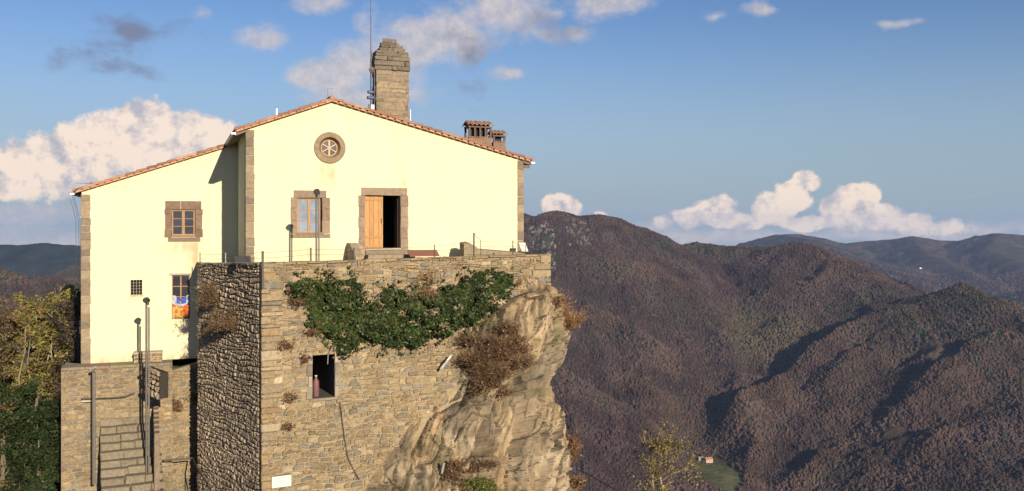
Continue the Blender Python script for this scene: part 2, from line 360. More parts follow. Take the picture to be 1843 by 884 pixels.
# ------------------------------------------------------------------ frames of the building
TH = R(20.6); U = (math.cos(TH), math.sin(TH))
F = Fr((-10.46, 35.0), U)                                   # main facade
MAINW = F.t(942)
B = F.O - F.n * 5.2
G0 = Fr(B, U); TL = G0.t(147)
G = Fr(B + G0.u * TL, U); ANW = -TL                         # annex facade, t 0..ANW
C2 = Vector((-8.70, 31.0)); TWA = R(26); T = Fr(C2, (math.cos(TWA), math.sin(TWA))); TW = T.t(988)   # terrace front wall
_h = R(36.5); _k = (357 - CX) / FPX; LW = (_k * C2.y - C2.x) / (-math.sin(_h) - _k * math.cos(_h)); E2 = C2 + Vector((-math.sin(_h), math.cos(_h))) * LW; L = Fr(E2, C2 - E2)                        # terrace left wall
D2 = T.O + T.u * TW; RR = Fr(D2, (-math.sin(TWA), math.cos(TWA)))                                    # terrace right wall
FLOOR = -1.66
ztT = lambda t: T.z(472, 474) + (T.z(988, 457.5) - T.z(472, 474)) * t / TW + .02 * mnoise.noise(Vector((t * 2, 3, 1)))
ztL = lambda t: L.z(358, 475) + (ztT(0) - L.z(358, 475)) * t / LW + .03 * mnoise.noise(Vector((t * 2, 7, 1)))

# ------------------------------------------------------------------ terrain
RID = []
MEADOW = np.array([(1287 - CX) / FPX * 1965, 1965])
def rid(pts, s, k=1.0): RID.append((np.array([[(p[0] - CX) / FPX * p[2], p[2], (HY - p[1]) / FPX * p[2]] for p in pts]), s, k))
rid([(300, 420, 3600), (700, 398, 3300), (900, 392, 3300), (945, 384, 3350), (975, 392, 3350), (1012, 382, 3300), (1040, 391, 3300), (1072, 388, 3300), (1090, 402, 3350), (1140, 412, 3400), (1165, 425, 3400), (1190, 436, 3450), (1225, 443, 3500), (1265, 438, 3500),
     (1300, 443, 3450), (1385, 447, 3300), (1425, 440, 3150), (1455, 440, 3050), (1530, 471, 2900), (1640, 522, 2750), (1760, 575, 2700), (1900, 640, 2700)], .44)
rid([(800, 400, 3500), (930, 440, 3300), (985, 462, 3200), (1080, 505, 3100), (1200, 548, 3000), (1310, 585, 2900), (1400, 612, 2800), (1440, 635, 2700)], .60)
rid([(800, 420, 2900), (950, 520, 2650), (1090, 600, 2550), (1180, 648, 2480), (1290, 712, 2400), (1345, 750, 2330)], .55)
rid([(820, 500, 2200), (985, 665, 2080), (1080, 720, 2060), (1170, 768, 2060), (1225, 808, 2070)], .60)
rid([(1150, 420, 3420), (1200, 500, 3200), (1250, 560, 3050)], .5); rid([(1290, 445, 3450), (1330, 500, 3250), (1380, 560, 3050)], .5); rid([(1430, 440, 3100), (1400, 520, 3000), (1440, 590, 2850)], .5)
rid([(1700, 514, 2500), (1640, 548, 2470), (1560, 592, 2440), (1450, 657, 2380), (1370, 708, 2300), (1310, 764, 2200), (1262, 806, 2130)], .55)
rid([(1700, 514, 2500), (1760, 532, 2400), (1843, 572, 2270), (1950, 620, 2150), (2200, 700, 2100)], .5)
rid([(1700, 518, 2530), (1843, 578, 2320), (1950, 626, 2200), (2200, 706, 2150)], .38)
RIBS_PX = [([(1440, 662), (1500, 630), (1560, 598), (1620, 566)], 24, 42), ([(1270, 812), (1310, 775), (1370, 722), (1430, 680)], 20, 36), ([(1500, 672), (1580, 622), (1660, 582)], 15, 40), ([(1490, 694), (1550, 668), (1612, 640)], 15, 40), ([(1585, 780), (1650, 746), (1730, 702), (1800, 652), (1850, 622)], 22, 50),
           ([(1640, 728), (1720, 672), (1785, 624)], 16, 42), ([(1450, 856), (1490, 832), (1522, 808)], 13, 32), ([(1640, 838), (1680, 808), (1705, 782)], 12, 30), ([(1330, 900), (1342, 850), (1356, 800)], 14, 34),
           ([(1300, 790), (1350, 758), (1420, 716)], 14, 36), ([(1455, 522), (1500, 492), (1520, 476)], 14, 40), ([(1700, 760), (1760, 730), (1830, 700)], 8, 40), ([(1500, 760), (1560, 735), (1640, 690)], 7, 36), ([(1560, 860), (1620, 800), (1660, 760)], 6, 36),
           ([(1060, 560), (1140, 610), (1220, 660)], 12, 45), ([(1130, 690), (1200, 735), (1260, 770)], 10, 40), ([(1100, 480), (1160, 500), (1230, 530)], 12, 60)]
RIBS = []
rid([(-500, 445, 5200), (-100, 447, 5000), (0, 440, 5000), (40, 441, 5000), (90, 437, 4900), (145, 442, 4900), (300, 440, 5000), (600, 440, 5200)], .45)
rid([(-500, 470, 2100), (-60, 478, 2000), (0, 490, 2000), (60, 499, 2050), (110, 503, 2100), (300, 520, 2200)], .35)
rid([(-300, 500, 1200), (-20, 540, 1150), (80, 600, 1150), (250, 700, 1200)], .4)
rid([(1200, 455, 9500), (1330, 452, 9200), (1380, 443, 8800), (1405, 422, 8600), (1440, 421, 8600), (1475, 428, 8600), (1520, 438, 9000), (1560, 434, 9000), (1600, 431, 8900), (1640, 425, 8800), (1690, 433, 8900), (1740, 434, 8800), (1790, 419, 8500), (1843, 423, 8500), (1950, 420, 8500), (2300, 430, 9000)], .30)
rid([(1400, 422, 8500), (1455, 432, 7400), (1560, 470, 6600), (1680, 510, 6000)], .3); rid([(1640, 428, 8600), (1680, 462, 7300), (1760, 500, 6400), (1843, 540, 5800)], .3)
rid([(1800, 420, 8400), (1780, 450, 7400), (1843, 480, 6600), (1950, 520, 6000)], .3); rid([(1700, 470, 7600), (1620, 490, 6600), (1700, 540, 5400)], .3); rid([(1950, 500, 5600), (1843, 545, 4700), (1760, 575, 4200)], .32)
def H(X, Y, want=False):
    X = np.asarray(X, float); Y = np.asarray(Y, float)
    wx = X + 60 * fbm(X / 420, Y / 420, 1.0, 3); wy = Y + 60 * fbm(X / 420 + 9, Y / 420, 2.0, 3)
    acc = np.full(X.shape, -590.0); dmin = np.full(X.shape, 1e9)
    for P, s, k in RID:
        best = np.full(X.shape, -1e9); bd = np.full(X.shape, 1e9)
        for a, b in zip(P[:-1], P[1:]):
            ab = b[:2] - a[:2]; l2 = ab @ ab
            tt = np.clip(((wx - a[0]) * ab[0] + (wy - a[1]) * ab[1]) / l2, 0, 1)
            d = np.hypot(wx - a[0] - tt * ab[0], wy - a[1] - tt * ab[1])
            h = a[2] + (b[2] - a[2]) * tt - s * (d - 18 * (1 - np.exp(-d / 18))) * (1 - .15 * np.exp(-d / 300))
            m = h > best; best = np.where(m, h, best); bd = np.where(m, d, bd)
        # smooth maximum
        k_ = 14.0; hi = np.maximum(acc, best); df = np.abs(acc - best); acc2 = hi + np.maximum(k_ - df, 0) ** 2 / (4 * k_)
        dmin = np.where(best > acc, bd, dmin); acc = acc2
    amp = np.clip(dmin / 160, .08, 1)
    g = .75 * (ridged(wx / 230, wy / 230, 4.0, 2) - .5) + .45 * (ridged(X / 90, Y / 90, 9.0, 3) - .5)
    acc = acc + amp * 24 * g * np.clip((acc + 600) / 60, .0, 1) + 4 * fbm(X / 45, Y / 45, 6.0, 3)
    for Pq, am_, wd_ in RIBS:
        q_ = np.zeros(X.shape); L_ = len(Pq) - 1
        for i_, (a, b) in enumerate(zip(Pq[:-1], Pq[1:])):
            ab = b - a; tt = np.clip(((X - a[0]) * ab[0] + (Y - a[1]) * ab[1]) / (ab @ ab), 0, 1); d = np.hypot(X - a[0] - tt * ab[0], Y - a[1] - tt * ab[1])
            q_ = np.maximum(q_, np.clip(1 - d / wd_, 0, 1) * (.45 + .55 * np.sin(math.pi * np.clip((i_ + tt) / L_, .0, 1)))); dmin = np.minimum(dmin, d)
        acc = acc + am_ * q_
    mk = sstep(2.8, .9, np.hypot((X - MEADOW[0]) / 46, (Y - MEADOW[1]) / 135)); acc = acc * (1 - mk) + (-552 - (X - MEADOW[0]) * .06) * mk
    # the crag that carries the sanctuary
    r = np.maximum(0, np.hypot((X + 8) / 1.2, (Y - 36)) - 22)
    near = -17 - .62 * r - 9 * sstep(20, 200, r) + 3.5 * fbm(X / 18, Y / 18, 3.0, 4) * sstep(0, 20, r)
    near = near + 3.5 * sstep(-17, -22, X) * sstep(30, 38, Y) * sstep(70, 45, Y)
    return (np.maximum(acc, near), dmin) if want else np.maximum(acc, near)
RB_ = []
for _p, _a, _w in RIBS_PX:
    _D = np.geomspace(1100, 3600, 900); _pts = []
    for (_x, _y) in _p:
        _s = HY - H((_x - CX) / FPX * _D, _D) / _D * FPX; _i = np.argmax(_s <= _y); _pts.append(np.array([(_x - CX) / FPX * _D[_i], _D[_i]]))
    RB_.append((_pts, _a * (1.9 if _a > 11.5 else 1.2), _w * 1.35))
RIBS.extend(RB_)
def terrain():
    pxs = np.concatenate([np.linspace(-60, 160, 120), np.linspace(165, 928, 230), np.linspace(932, 1900, 640)])
    az = np.arctan((pxs - CX) / FPX)
    az = np.concatenate([np.linspace(-math.pi, az[0] - .04, 50), az, np.linspace(az[-1] + .04, math.pi, 50)])
    r = np.concatenate([[0.5], np.geomspace(12, 300, 70), np.geomspace(305, 1150, 60), np.geomspace(1160, 4200, 560), np.geomspace(4230, 10500, 180), [12500, 14000]])
    A, Rr = np.meshgrid(az, r, indexing='ij'); X = Rr * np.sin(A); Y = Rr * np.cos(A); Z = H(X, Y)
    Z = np.where(Rr > 13000, -640, Z); print('terrain zmax', Z.max(), Z.min())
    na, nr = A.shape; V = np.stack([X, Y, Z], -1).reshape(-1, 3)
    i = np.arange(na - 1)[:, None] * nr + np.arange(nr - 1)[None, :]; Fq = np.stack([i, i + nr, i + nr + 1, i + 1], -1).reshape(-1, 4)
    n1 = fbm(X / 300, Y / 300, 8., 4); n2 = fbm(X / 60, Y / 60, 5., 4)
    c = np.array([.062, .045, .037])[None, None] * (1 + .5 * n2[..., None])
    gr = sstep(.05, .35, n1 + .5 * n2)[..., None]; c = c * (1 - gr) + np.array([.040, .043, .028]) * gr
    dn = sstep(.45, .6, fbm(X / 150 + 71, Y / 150, 2., 3))[..., None]; c = c * (1 - .6 * dn) + np.array([.10, .075, .045]) * .6 * dn
    md = sstep(1.15, .85, np.hypot((X - MEADOW[0]) / 48, (Y - MEADOW[1]) / 140) + .5 * fbm(X / 32, Y / 32, 1., 4))[..., None]; c = c * (1 - md) + np.array([.135, .13, .055]) * (1 + .5 * n2[..., None]) * md
    fl = (sstep(-900, -1500, X) * sstep(3000, 3800, Y))[..., None]; c = c * (1 - fl) + np.array([.022, .030, .030]) * fl
    # pale crags high on the mountain behind the house
    for (qx, qy, rx, ry, d) in ((1040, 425, 28, 22, 3150), (990, 465, 14, 16, 2950), (975, 440, 30, 16, 3100)):
        px = CX + X / np.maximum(Y, 1) * FPX; py = HY - Z / np.maximum(Y, 1) * FPX
        q0 = (qx - CX) / FPX * d
        rk = sstep(.5, .0, np.hypot((X - q0) / (rx / FPX * d), (Y - d) / 220) - .55 + .9 * fbm(X / 22, Y / 60, 3., 4)); rk = (rk * sstep(-.1, .25, fbm(X / 9, Y / 26, 7., 3)))[..., None]
        c = c * (1 - rk) + np.array([.22, .19, .16]) * rk
    return tag(np_obj('terrain', V, Fq, c.reshape(-1, 3), M_TERR, dom='POINT', smooth=True), kind='structure')
terrain()

def forest():
    rs = np.random.RandomState(3)
    def sample(n, a0, a1, r0, r1):
        a = rs.uniform(a0, a1, n); r = np.sqrt(rs.uniform(r0 ** 2, r1 ** 2, n)); return r * np.sin(a), r * np.cos(a)
    sets = [(230000, R(.2), R(31.5), 1050, 4000), (16000, R(1), R(31), 350, 1050), (14000, R(-31.5), R(-24), 500, 2600), (26000, R(14), R(31), 4000, 7500), (170000, R(-24), R(.2), 900, 4000), (30000, R(-31.5), R(-24), 2600, 4000)]
    X = []; Y = []; S = []
    for n, a0, a1, r0, r1 in sets:
        x, y = sample(n, a0, a1, r0, r1); X.append(x); Y.append(y); S.append(np.full(n, 1.0 if r1 < 4100 else 2.0))
    X = np.concatenate(X); Y = np.concatenate(Y); S = np.concatenate(S)
    md = np.hypot((X - MEADOW[0]) / 48, (Y - MEADOW[1]) / 140) + .5 * fbm(X / 32, Y / 32, 1., 4); keep = md > 1.08
    # clearings
    keep &= fbm(X / 150 + 71, Y / 150, 2., 3) < rs.uniform(.45, .6, len(X))
    for (qx, rx, d) in ((1040, 22, 3150), (990, 12, 2950), (975, 22, 3100)):
        keep &= ~((np.abs(X - (qx - CX) / FPX * d) < rx / FPX * d) & (np.abs(Y - d) < 140) & (rs.rand(len(X)) < .75))
    X, Y, S = X[keep], Y[keep], S[keep]; Z, DM = H(X, Y, True)
    n = len(X); n1 = fbm(X / 260, Y / 260, 8., 4); n2 = fbm(X / 70, Y / 70, 5., 3)
    pal = np.array([[.074, .048, .042], [.066, .044, .045], [.078, .049, .038], [.062, .046, .041], [.072, .051, .040], [.072, .041, .038]])
    c = pal[rs.randint(0, 6, n)] * rs.uniform(.84, 1.16, (n, 1)) * (1 + .6 * n2[:, None])
    cr = (sstep(75, 10, DM) * .8)[:, None]; c = c * (1 - cr) + c * np.array([1.12, 1.12, .92]) * cr; gu = (sstep(90, 230, DM) * .6)[:, None]; c = c * (1 - gu) + c * np.array([.78, .74, .86]) * gu  # lighter olive crests, darker hollows: vegetation tone with ridge light and shade painted in
    tp = sstep(1.2, .5, np.hypot((X - 715) / 150, (Y - 2560) / 220) + .5 * fbm(X / 90, Y / 90, 6., 3))[:, None] * .75; c = c * (1 - tp) + np.array([.105, .085, .048]) * rs.uniform(.7, 1.2, (n, 1)) * tp
    ev = rs.rand(n) < np.clip(.08 + .8 * (n1 + .4 * n2), .03, .6); c[ev] = np.array([.034, .040, .025]) * rs.uniform(.6, 1.5, (ev.sum(), 1))
    og = rs.rand(n) < .02; c[og] = np.array([.11, .08, .04]) * rs.uniform(.7, 1.1, (og.sum(), 1))
    sc = rs.uniform(1.7, 4.6, n) * S * (1 + .25 * n2)
    me = bpy.data.meshes.new('woodland'); me.vertices.add(n); me.vertices.foreach_set('co', np.stack([X, Y, Z + sc * .45], -1).astype(np.float32).ravel())
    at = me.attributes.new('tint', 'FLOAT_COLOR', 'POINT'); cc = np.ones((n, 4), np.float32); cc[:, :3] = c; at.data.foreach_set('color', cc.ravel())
    at = me.attributes.new('sc', 'FLOAT', 'POINT'); at.data.foreach_set('value', sc.astype(np.float32))
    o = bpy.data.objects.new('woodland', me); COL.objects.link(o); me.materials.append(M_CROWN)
    tag(o, 'bare brown winter woodland with dark evergreens covering the valley slopes', 'woodland', kind='stuff')
    # crown mesh: bare, lumpy, with gaps
    import bmesh
    bm = bmesh.new(); bmesh.ops.create_icosphere(bm, subdivisions=2, radius=1)
    for v in bm.verts:
        k = .8 + .45 * mnoise.noise(v.co * 2.1 + Vector((3, 1, 2))); v.co = Vector((v.co.x * k, v.co.y * k, v.co.z * k * 1.25))
    cm = bpy.data.meshes.new('crown_source'); bm.to_mesh(cm); bm.free(); cm.materials.append(M_CROWN)
    ng = bpy.data.node_groups.new('scatter', 'GeometryNodeTree'); ng.interface.new_socket('Geometry', in_out='INPUT', socket_type='NodeSocketGeometry'); ng.interface.new_socket('Geometry', in_out='OUTPUT', socket_type='NodeSocketGeometry')
    N = ng.nodes; Lk = ng.links; gi = N.new('NodeGroupInput'); go = N.new('NodeGroupOutput')
    ip = N.new('GeometryNodeInstanceOnPoints'); oi = N.new('GeometryNodeObjectInfo')
    src = bpy.data.objects.new('tree_crown_source', cm)      # not linked to the scene: only a source for the scatter
    oi.inputs[0].default_value = src
    mp = N.new('GeometryNodeMeshToPoints'); Lk.new(gi.outputs[0], mp.inputs[0])
    Lk.new(mp.outputs[0], ip.inputs['Points']); Lk.new(oi.outputs['Geometry'], ip.inputs['Instance'])
    na = N.new('GeometryNodeInputNamedAttribute'); na.data_type = 'FLOAT'; na.inputs[0].default_value = 'sc'; Lk.new(na.outputs[0], ip.inputs['Scale'])
    rv = N.new('FunctionNodeRandomValue'); rv.data_type = 'FLOAT_VECTOR'; rv.inputs[0].default_value = (-.2, -.2, 0); rv.inputs[1].default_value = (.2, .2, 6.28)
    Lk.new(rv.outputs[0], ip.inputs['Rotation']); Lk.new(ip.outputs[0], go.inputs[0])
    md_ = o.modifiers.new('scatter', 'NODES'); md_.node_group = ng
forest()

def haze():
    mb = MB(); mb.box(-14500, 14500, -14500, 14500, -700, 110, (1, 1, 1))
    m = bpy.data.materials.new('air_haze'); m.use_nodes = True; nt = m.node_tree; nt.nodes.remove(nt.nodes['Principled BSDF'])
    pv = nt.nodes.new('ShaderNodeVolumePrincipled'); pv.inputs['Color'].default_value = (.46, .62, 1, 1); pv.inputs['Density'].default_value = 0.000032; pv.inputs['Anisotropy'].default_value = 0.0
    nt.links.new(pv.outputs[0], nt.nodes['Material Output'].inputs['Volume'])
    tag(mb.build('haze', m), kind='stuff')
haze()

# ------------------------------------------------------------------ rock cliff under the terrace
def cliff():
    ys = np.array([505, 530, 548, 570, 600, 640, 672, 695, 720, 755, 790, 830, 884, 960, 1100, 1300.])
    xr = np.array([975, 1002, 1008, 1017, 1027, 1021, 1004, 993, 997, 1011, 1022, 1032, 1050, 1085, 1120, 1150.])
    xl = np.array([925, 922, 905, 872, 840, 812, 800, 788, 760, 725, 702, 668, 628, 560, 470, 400.])
    bul = np.array([.0, .12, .25, .45, .8, 1.0, 1.05, 1.1, 1.2, 1.5, 1.8, 2.2, 2.8, 3.8, 5.5, 7.])
    nr = 420; nc = 420
    yy = np.concatenate([np.linspace(505, 900, 340), np.linspace(905, 1300, 80)])
    XR = np.interp(yy, ys, xr) + 3.0 * fbm(yy / 25, 3.3, 0., 4); XL = np.interp(yy, ys, xl) + 10 * fbm(yy / 14, 9.3, 0., 3); BU = np.interp(yy, ys, bul)
    V = np.zeros((nr, nc, 3)); 
    s = np.concatenate([np.linspace(0, 1, 330), np.linspace(1.004, 2, 90)])
    n3 = np.array([T.n.x, T.n.y]); bk = -n3; u2 = np.array([T.u.x, T.u.y])
    for i, y in enumerate(yy):
        tl = T.t(XL[i]); z = (HY - y) / FPX * 35.0
        PL = np.array(T.p(tl, 0, -.06)[:2])
        dR = D2.y - .5 * BU[i] * .4 - .2; PR = np.array([(XR[i] - CX) / FPX * dR, dR])
        zz = z
        ctrl = PL * .42 + PR * .58 + n3 * (BU[i] * 1.5 + .15)
        q = np.clip(s, 0, 1)[:, None]; cur = PL * (1 - q) ** 2 + 2 * q * (1 - q) * ctrl + PR * q ** 2
        # smooth round the corner to the back
        e = np.clip(s - 1, 0, 1)[:, None]; cur = cur + bk * e * 9 + u2 * (.5 * np.sin(np.clip(e * 8, 0, 1.57)) * .25 - e * 1.5)
        V[i, :, :2] = cur; V[i, :, 2] = zz
    X, Y, Z = V[..., 0], V[..., 1], V[..., 2]; tt = (X - T.O.x) * T.u.x + (Y - T.O.y) * T.u.y
    S, I = np.meshgrid(s, np.arange(nr)); edge = sstep(0, .06, S)
    # steeply dipping, blocky beds: crisp cells with their own offset and tilt
    w1 = fbm(X * .5, Y * .5, Z * .5, 4)
    def cells(a, b, seed):
        ia = np.floor(a).astype(np.int64); ib = np.floor(b).astype(np.int64); f1 = np.full(a.shape, 9.); f2 = np.full(a.shape, 9.); hs = np.zeros(a.shape); da = np.zeros(a.shape); db = np.zeros(a.shape)
        def hh(i, j, k): return _G[_P[_P[_P[i & 511] + (j & 511)] + ((k + seed) & 511)] & 511]
        for i in (-1, 0, 1):
            for j in (-1, 0, 1):
                pa = ia + i + .5 + .45 * hh(ia + i, ib + j, 1); pb = ib + j + .5 + .45 * hh(ia + i, ib + j, 2); ea = a - pa; eb = b - pb; dd = np.hypot(ea, eb)
                n_ = dd < f1; f2 = np.where(n_, f1, np.minimum(f2, dd)); hs = np.where(n_, hh(ia + i, ib + j, 3), hs); da = np.where(n_, ea, da); db = np.where(n_, eb, db); f1 = np.where(n_, dd, f1)
        return f1, f2, hs, da, db
    hsh = lambda v: vnoise(np.floor(v) * 7.31 + .5, np.floor(v) * 1.7 + .3, 0.)
    AC = tt * .90 - Z * .43 + .22 * w1; AL = tt * .43 + Z * .90 + .15 * w1; d = 0; crack = 0; tone = 0; q = AC
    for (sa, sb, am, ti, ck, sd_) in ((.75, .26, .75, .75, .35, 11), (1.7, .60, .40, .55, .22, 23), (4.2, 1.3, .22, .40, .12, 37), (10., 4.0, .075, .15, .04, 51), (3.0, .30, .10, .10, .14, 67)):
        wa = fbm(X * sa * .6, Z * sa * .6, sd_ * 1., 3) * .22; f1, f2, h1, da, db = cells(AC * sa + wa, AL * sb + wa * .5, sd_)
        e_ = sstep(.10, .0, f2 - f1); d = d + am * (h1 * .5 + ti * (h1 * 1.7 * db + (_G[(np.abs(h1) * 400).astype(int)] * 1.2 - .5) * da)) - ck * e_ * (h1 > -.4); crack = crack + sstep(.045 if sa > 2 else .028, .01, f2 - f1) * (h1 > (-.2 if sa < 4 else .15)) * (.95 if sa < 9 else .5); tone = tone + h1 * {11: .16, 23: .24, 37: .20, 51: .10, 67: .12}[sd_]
    smoothz = sstep(.15, .45, fbm(tt * .28 + 3, Z * .22, 2., 3) + .3 * sstep(.5, .9, S) ) # the smoother face on the right
    d = d * (1 - .65 * smoothz) + .10 * fbm(X * .7, Y * .7, Z * .6, 4) + .035 * fbm(X * 4, Y * 4, Z * 4, 4)
    d = d + .30 * fbm(tt * .3, Z * .3, 5., 2)
    nx = np.where(S < 1, n3[0] * (1 - S) + u2[0] * S * .9 + n3[0] * .3, u2[0]); ny = np.where(S < 1, n3[1] * (1 - S) + u2[1] * S * .9 + n3[1] * .3, u2[1])
    sil = 1 - .45 * sstep(.12, 0., np.abs(S - .97)); d = d * edge * sil * sstep(505, 540, yy)[:, None]
    V[..., 0] += nx * d; V[..., 1] += ny * d; V[..., 2] += .25 * d
    base = np.array([.275, .205, .125]); c = np.ones(d.shape + (3,)) * base
    g1 = sstep(-.05, .35, fbm(q * .9, Z * .35, 1., 4))[..., None]; c = c * (1 - .55 * g1) + np.array([.19, .165, .125]) * .55 * g1
    o1 = sstep(.1, .45, fbm(tt * .5 + 8, Z * .4, 3., 4))[..., None]; c = c * (1 - .6 * o1) + np.array([.32, .20, .095]) * .6 * o1
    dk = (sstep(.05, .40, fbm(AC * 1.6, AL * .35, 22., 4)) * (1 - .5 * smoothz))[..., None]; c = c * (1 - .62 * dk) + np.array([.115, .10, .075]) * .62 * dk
    p1 = sstep(.2, .5, fbm(tt * 1.2, Z * 1.2, 9., 4))[..., None]; c = c * (1 - .45 * p1) + np.array([.36, .30, .205]) * .45 * p1
    mo = sstep(.25, .5, fbm(tt * .8 + 50, Z * 1.1, 4., 4))[..., None]; c = c * (1 - .6 * mo) + np.array([.12, .105, .055]) * .6 * mo
    ck_ = np.clip(crack * (1 - .55 * smoothz) * (.55 + .9 * (fbm(tt * 1.3, Z * 1.3, 12., 3) + .3)), 0, 1)[..., None] * .92; c = c * (1 - ck_) + np.array([.055, .045, .034]) * ck_  # cracks darkened in the colour: soil and lichen, plus painted crevice shade
    c = c * (1 + (tone * (1 - .5 * smoothz))[..., None] + .25 * fbm(X * 4, Y * 4, Z * 4, 3)[..., None])
    idx = np.arange(nr - 1)[:, None] * nc + np.arange(nc - 1)[None, :]; Fq = np.stack([idx, idx + nc, idx + nc + 1, idx + 1], -1).reshape(-1, 4)
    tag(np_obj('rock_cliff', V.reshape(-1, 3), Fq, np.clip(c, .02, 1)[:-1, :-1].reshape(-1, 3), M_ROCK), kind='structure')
    return V
CLIFF = cliff()
def near_cliff(px, py, out=.1):
    """point of the cliff surface seen at a photo pixel"""
    V = CLIFF.reshape(-1, 3); sx = CX + V[:, 0] / V[:, 1] * FPX; sy = HY - V[:, 2] / V[:, 1] * FPX
    d = np.hypot(sx - px, sy - py); i = np.argsort(d)[:12]; j = i[np.argmin(V[i, 1])]
    return Vector(V[j]) * (1 - out / V[j, 1])

# ------------------------------------------------------------------ terrace wall
WIN = T.rect(562, 638.5, 602, 716)
def terrace():
    zb = -15.0; th = thing('terrace_wall', T.p(TW / 2, zb, -2), 'tall rubble stone retaining wall that carries the terrace above the cliff', 'stone wall')
    xr = [505, 530, 548, 570, 600, 640, 672, 695, 720, 755, 790, 830, 884, 960, 1400]; xl = [1100, 1100, 925, 900, 868, 838, 826, 814, 788, 758, 732, 698, 658, 595, 310]
    def front_mask(t, z):
        if WIN[0] - .22 < t < WIN[1] + .22 and WIN[2] - .10 < z < WIN[3] + .12: return False
        P = T.p(t, z); px = CX + P[0] / P[1] * FPX; py = HY - P[2] / P[1] * FPX
        return z < ztT(t) - .05 and px < np.interp(py, xr, xl)
    m = MB(); mc = mortar_col((.27, .21, .13), 3)
    grid_panel(m, T, 0, TW, zb, ztT(0) + .3, holes=[WIN], step=.3, ztop=ztT, colf=mc)
    rv = MB(); 
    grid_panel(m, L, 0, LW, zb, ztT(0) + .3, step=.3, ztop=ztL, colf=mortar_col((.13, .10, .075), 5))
    _t = (B - E2).dot(-F.n); RB = Fr((E2 - F.n * _t), F.n); grid_panel(m, RB, 0, _t, zb, ztL(0), step=.4, colf=mc)
    grid_panel(m, RR, 0, 8, zb, ztT(TW) + .1, step=.4, ztop=lambda t: ztT(TW), colf=mc)
    # cap of the wall
    for k in range(46):
        a = TW * k / 46; b = TW * (k + 1) / 46; z1 = ztT(a); z2 = ztT(b)
        m.add([T.p(a, z1), T.p(b, z2), T.p(b, z2, -.5), T.p(a, z1, -.5)], [(0, 1, 2, 3)], mc(a, 1), 0)
    m.add([T.p(0, ztT(0) - .28, -.5), T.p(TW, ztT(TW) - .28, -.5), T.p(TW, ztT(TW), -.5), T.p(0, ztT(0), -.5)], [(0, 1, 2, 3)], (.3, .24, .15))
    m.add([L.p(0, ztL(0), 0), L.p(LW, ztL(LW), 0), L.p(LW, ztL(LW), -.5), L.p(0, ztL(0), -.5)], [(0, 1, 2, 3)], (.3, .25, .17))
    m.build('mortar_core', M_STONE, th)
    s = MB(random.Random(5))
    rubble(s, T, 0, TW, -11.6, ztT(0) + .25, front_mask, seed=11, hh=(.065, .19), ww=(.12, .52), relief=.02, rel_j=.06, gap=.007, wav=.10, tilt=.06)
    # larger corner stones
    z = ztT(0); r = random.Random(8); k = 0
    s.build('front_masonry', M_STONE, th)
    cs = MB(random.Random(3))
    while z > -12:
        h = r.uniform(.13, .38); l = r.uniform(.2, .75); c = PAL_SUN[r.randrange(len(PAL_SUN))]
        cs.fbox(T, -.05, l, z - h + .012, z - .012, -.3, .07 + r.uniform(0, .03), c, bev=.025, jitter=.014); z -= h; k += 1
    z = ztT(TW)
    while z > -5.0:
        h = r.uniform(.2, .36); l = r.uniform(.3, .8); c = PAL_SUN[r.randrange(len(PAL_SUN))]
        cs.fbox(T, TW - l, TW + .05, z - h + .012, z - .012, -.3, .07 + r.uniform(0, .03), c, bev=.025, jitter=.014); z -= h
    cs.build('corner_stones', M_STONE, th)
    s = MB(random.Random(6))
    rubble(s, L, .0, LW - .28, -12.5, ztL(LW) + .1, lambda t, z: z < ztL(t) - .04, seed=21, hh=(.07, .18), ww=(.10, .34), relief=.02, rel_j=.045, gap=.010, pal=PAL_DARK, tilt=.12, wav=.11)
    s.build('side_masonry', M_STONE, th)
    s = MB(random.Random(6)); rubble(s, RR, 0, 8, -9, ztT(TW), None, seed=31, hh=(.14, .3), ww=(.2, .7)); s.build('rear_masonry', M_STONE, th)
    # coping of rough slabs
    cp = MB(random.Random(9)); t = 0.0; r = random.Random(4)
    while t < TW - .1:
        l = min(r.uniform(.3, .8), TW - t); h = r.uniform(.04, .09); c = PAL_SUN[r.randrange(len(PAL_SUN))]; z0 = ztT(t + l / 2)
        cp.fbox(T, t + .01, t + l - .01, z0 - h, z0 + r.uniform(-.01, .025), -.46, .06 + r.uniform(0, .05), [v * .95 for v in c], bev=.02, jitter=.012); t += l
    t = 0.0
    while t < LW - .4:
        l = r.uniform(.3, .8); c = PAL_GREY[r.randrange(len(PAL_GREY))]; z0 = ztL(t + l / 2)
        cp.fbox(L, t + .01, t + l - .01, z0 - .07, z0 + r.uniform(0, .03), -.46, .05 + r.uniform(0, .04), c, bev=.02, jitter=.012); t += l
    cp.build('coping', M_STONE, th)
    # window in the wall
    w = MB(random.Random(2)); u0, u1, z0, z1 = WIN
    reveal(w, T, WIN, 3.0, (.10, .09, .08), back=(.05, .05, .05))
    wo = w.build('window_recess', M_STONE, th)
    w = MB(random.Random(2)); c = (.27, .225, .165)
    n = 4; hh = (z1 - z0 + .1) / n
    for k in range(n):
        for sgn in (0, 1):
            l = (.22, .14, .2, .16)[k] if sgn == 0 else (.14, .2, .13, .19)[k]; cc = [v * (1 + .25 * math.sin(k * 2.3 + sgn)) for v in (c if k % 2 else (.235, .20, .15))]
            if sgn == 0: w.fbox(T, u0 - l, u0 - .004, z0 + k * hh, z0 + (k + 1) * hh - .012, -.25, .065, cc, bev=.01, jitter=.006)
            else: w.fbox(T, u1 + .004, u1 + l, z0 + k * hh, z0 + (k + 1) * hh - .012, -.25, .065, cc, bev=.01, jitter=.006)
    w.fbox(T, u0 - .1, u1 + .1, z0 - .09, z0 - .008, -.25, .075, (.24, .20, .14), bev=.01, jitter=.006)
    w.build('window_surround', M_DRESSED, th)
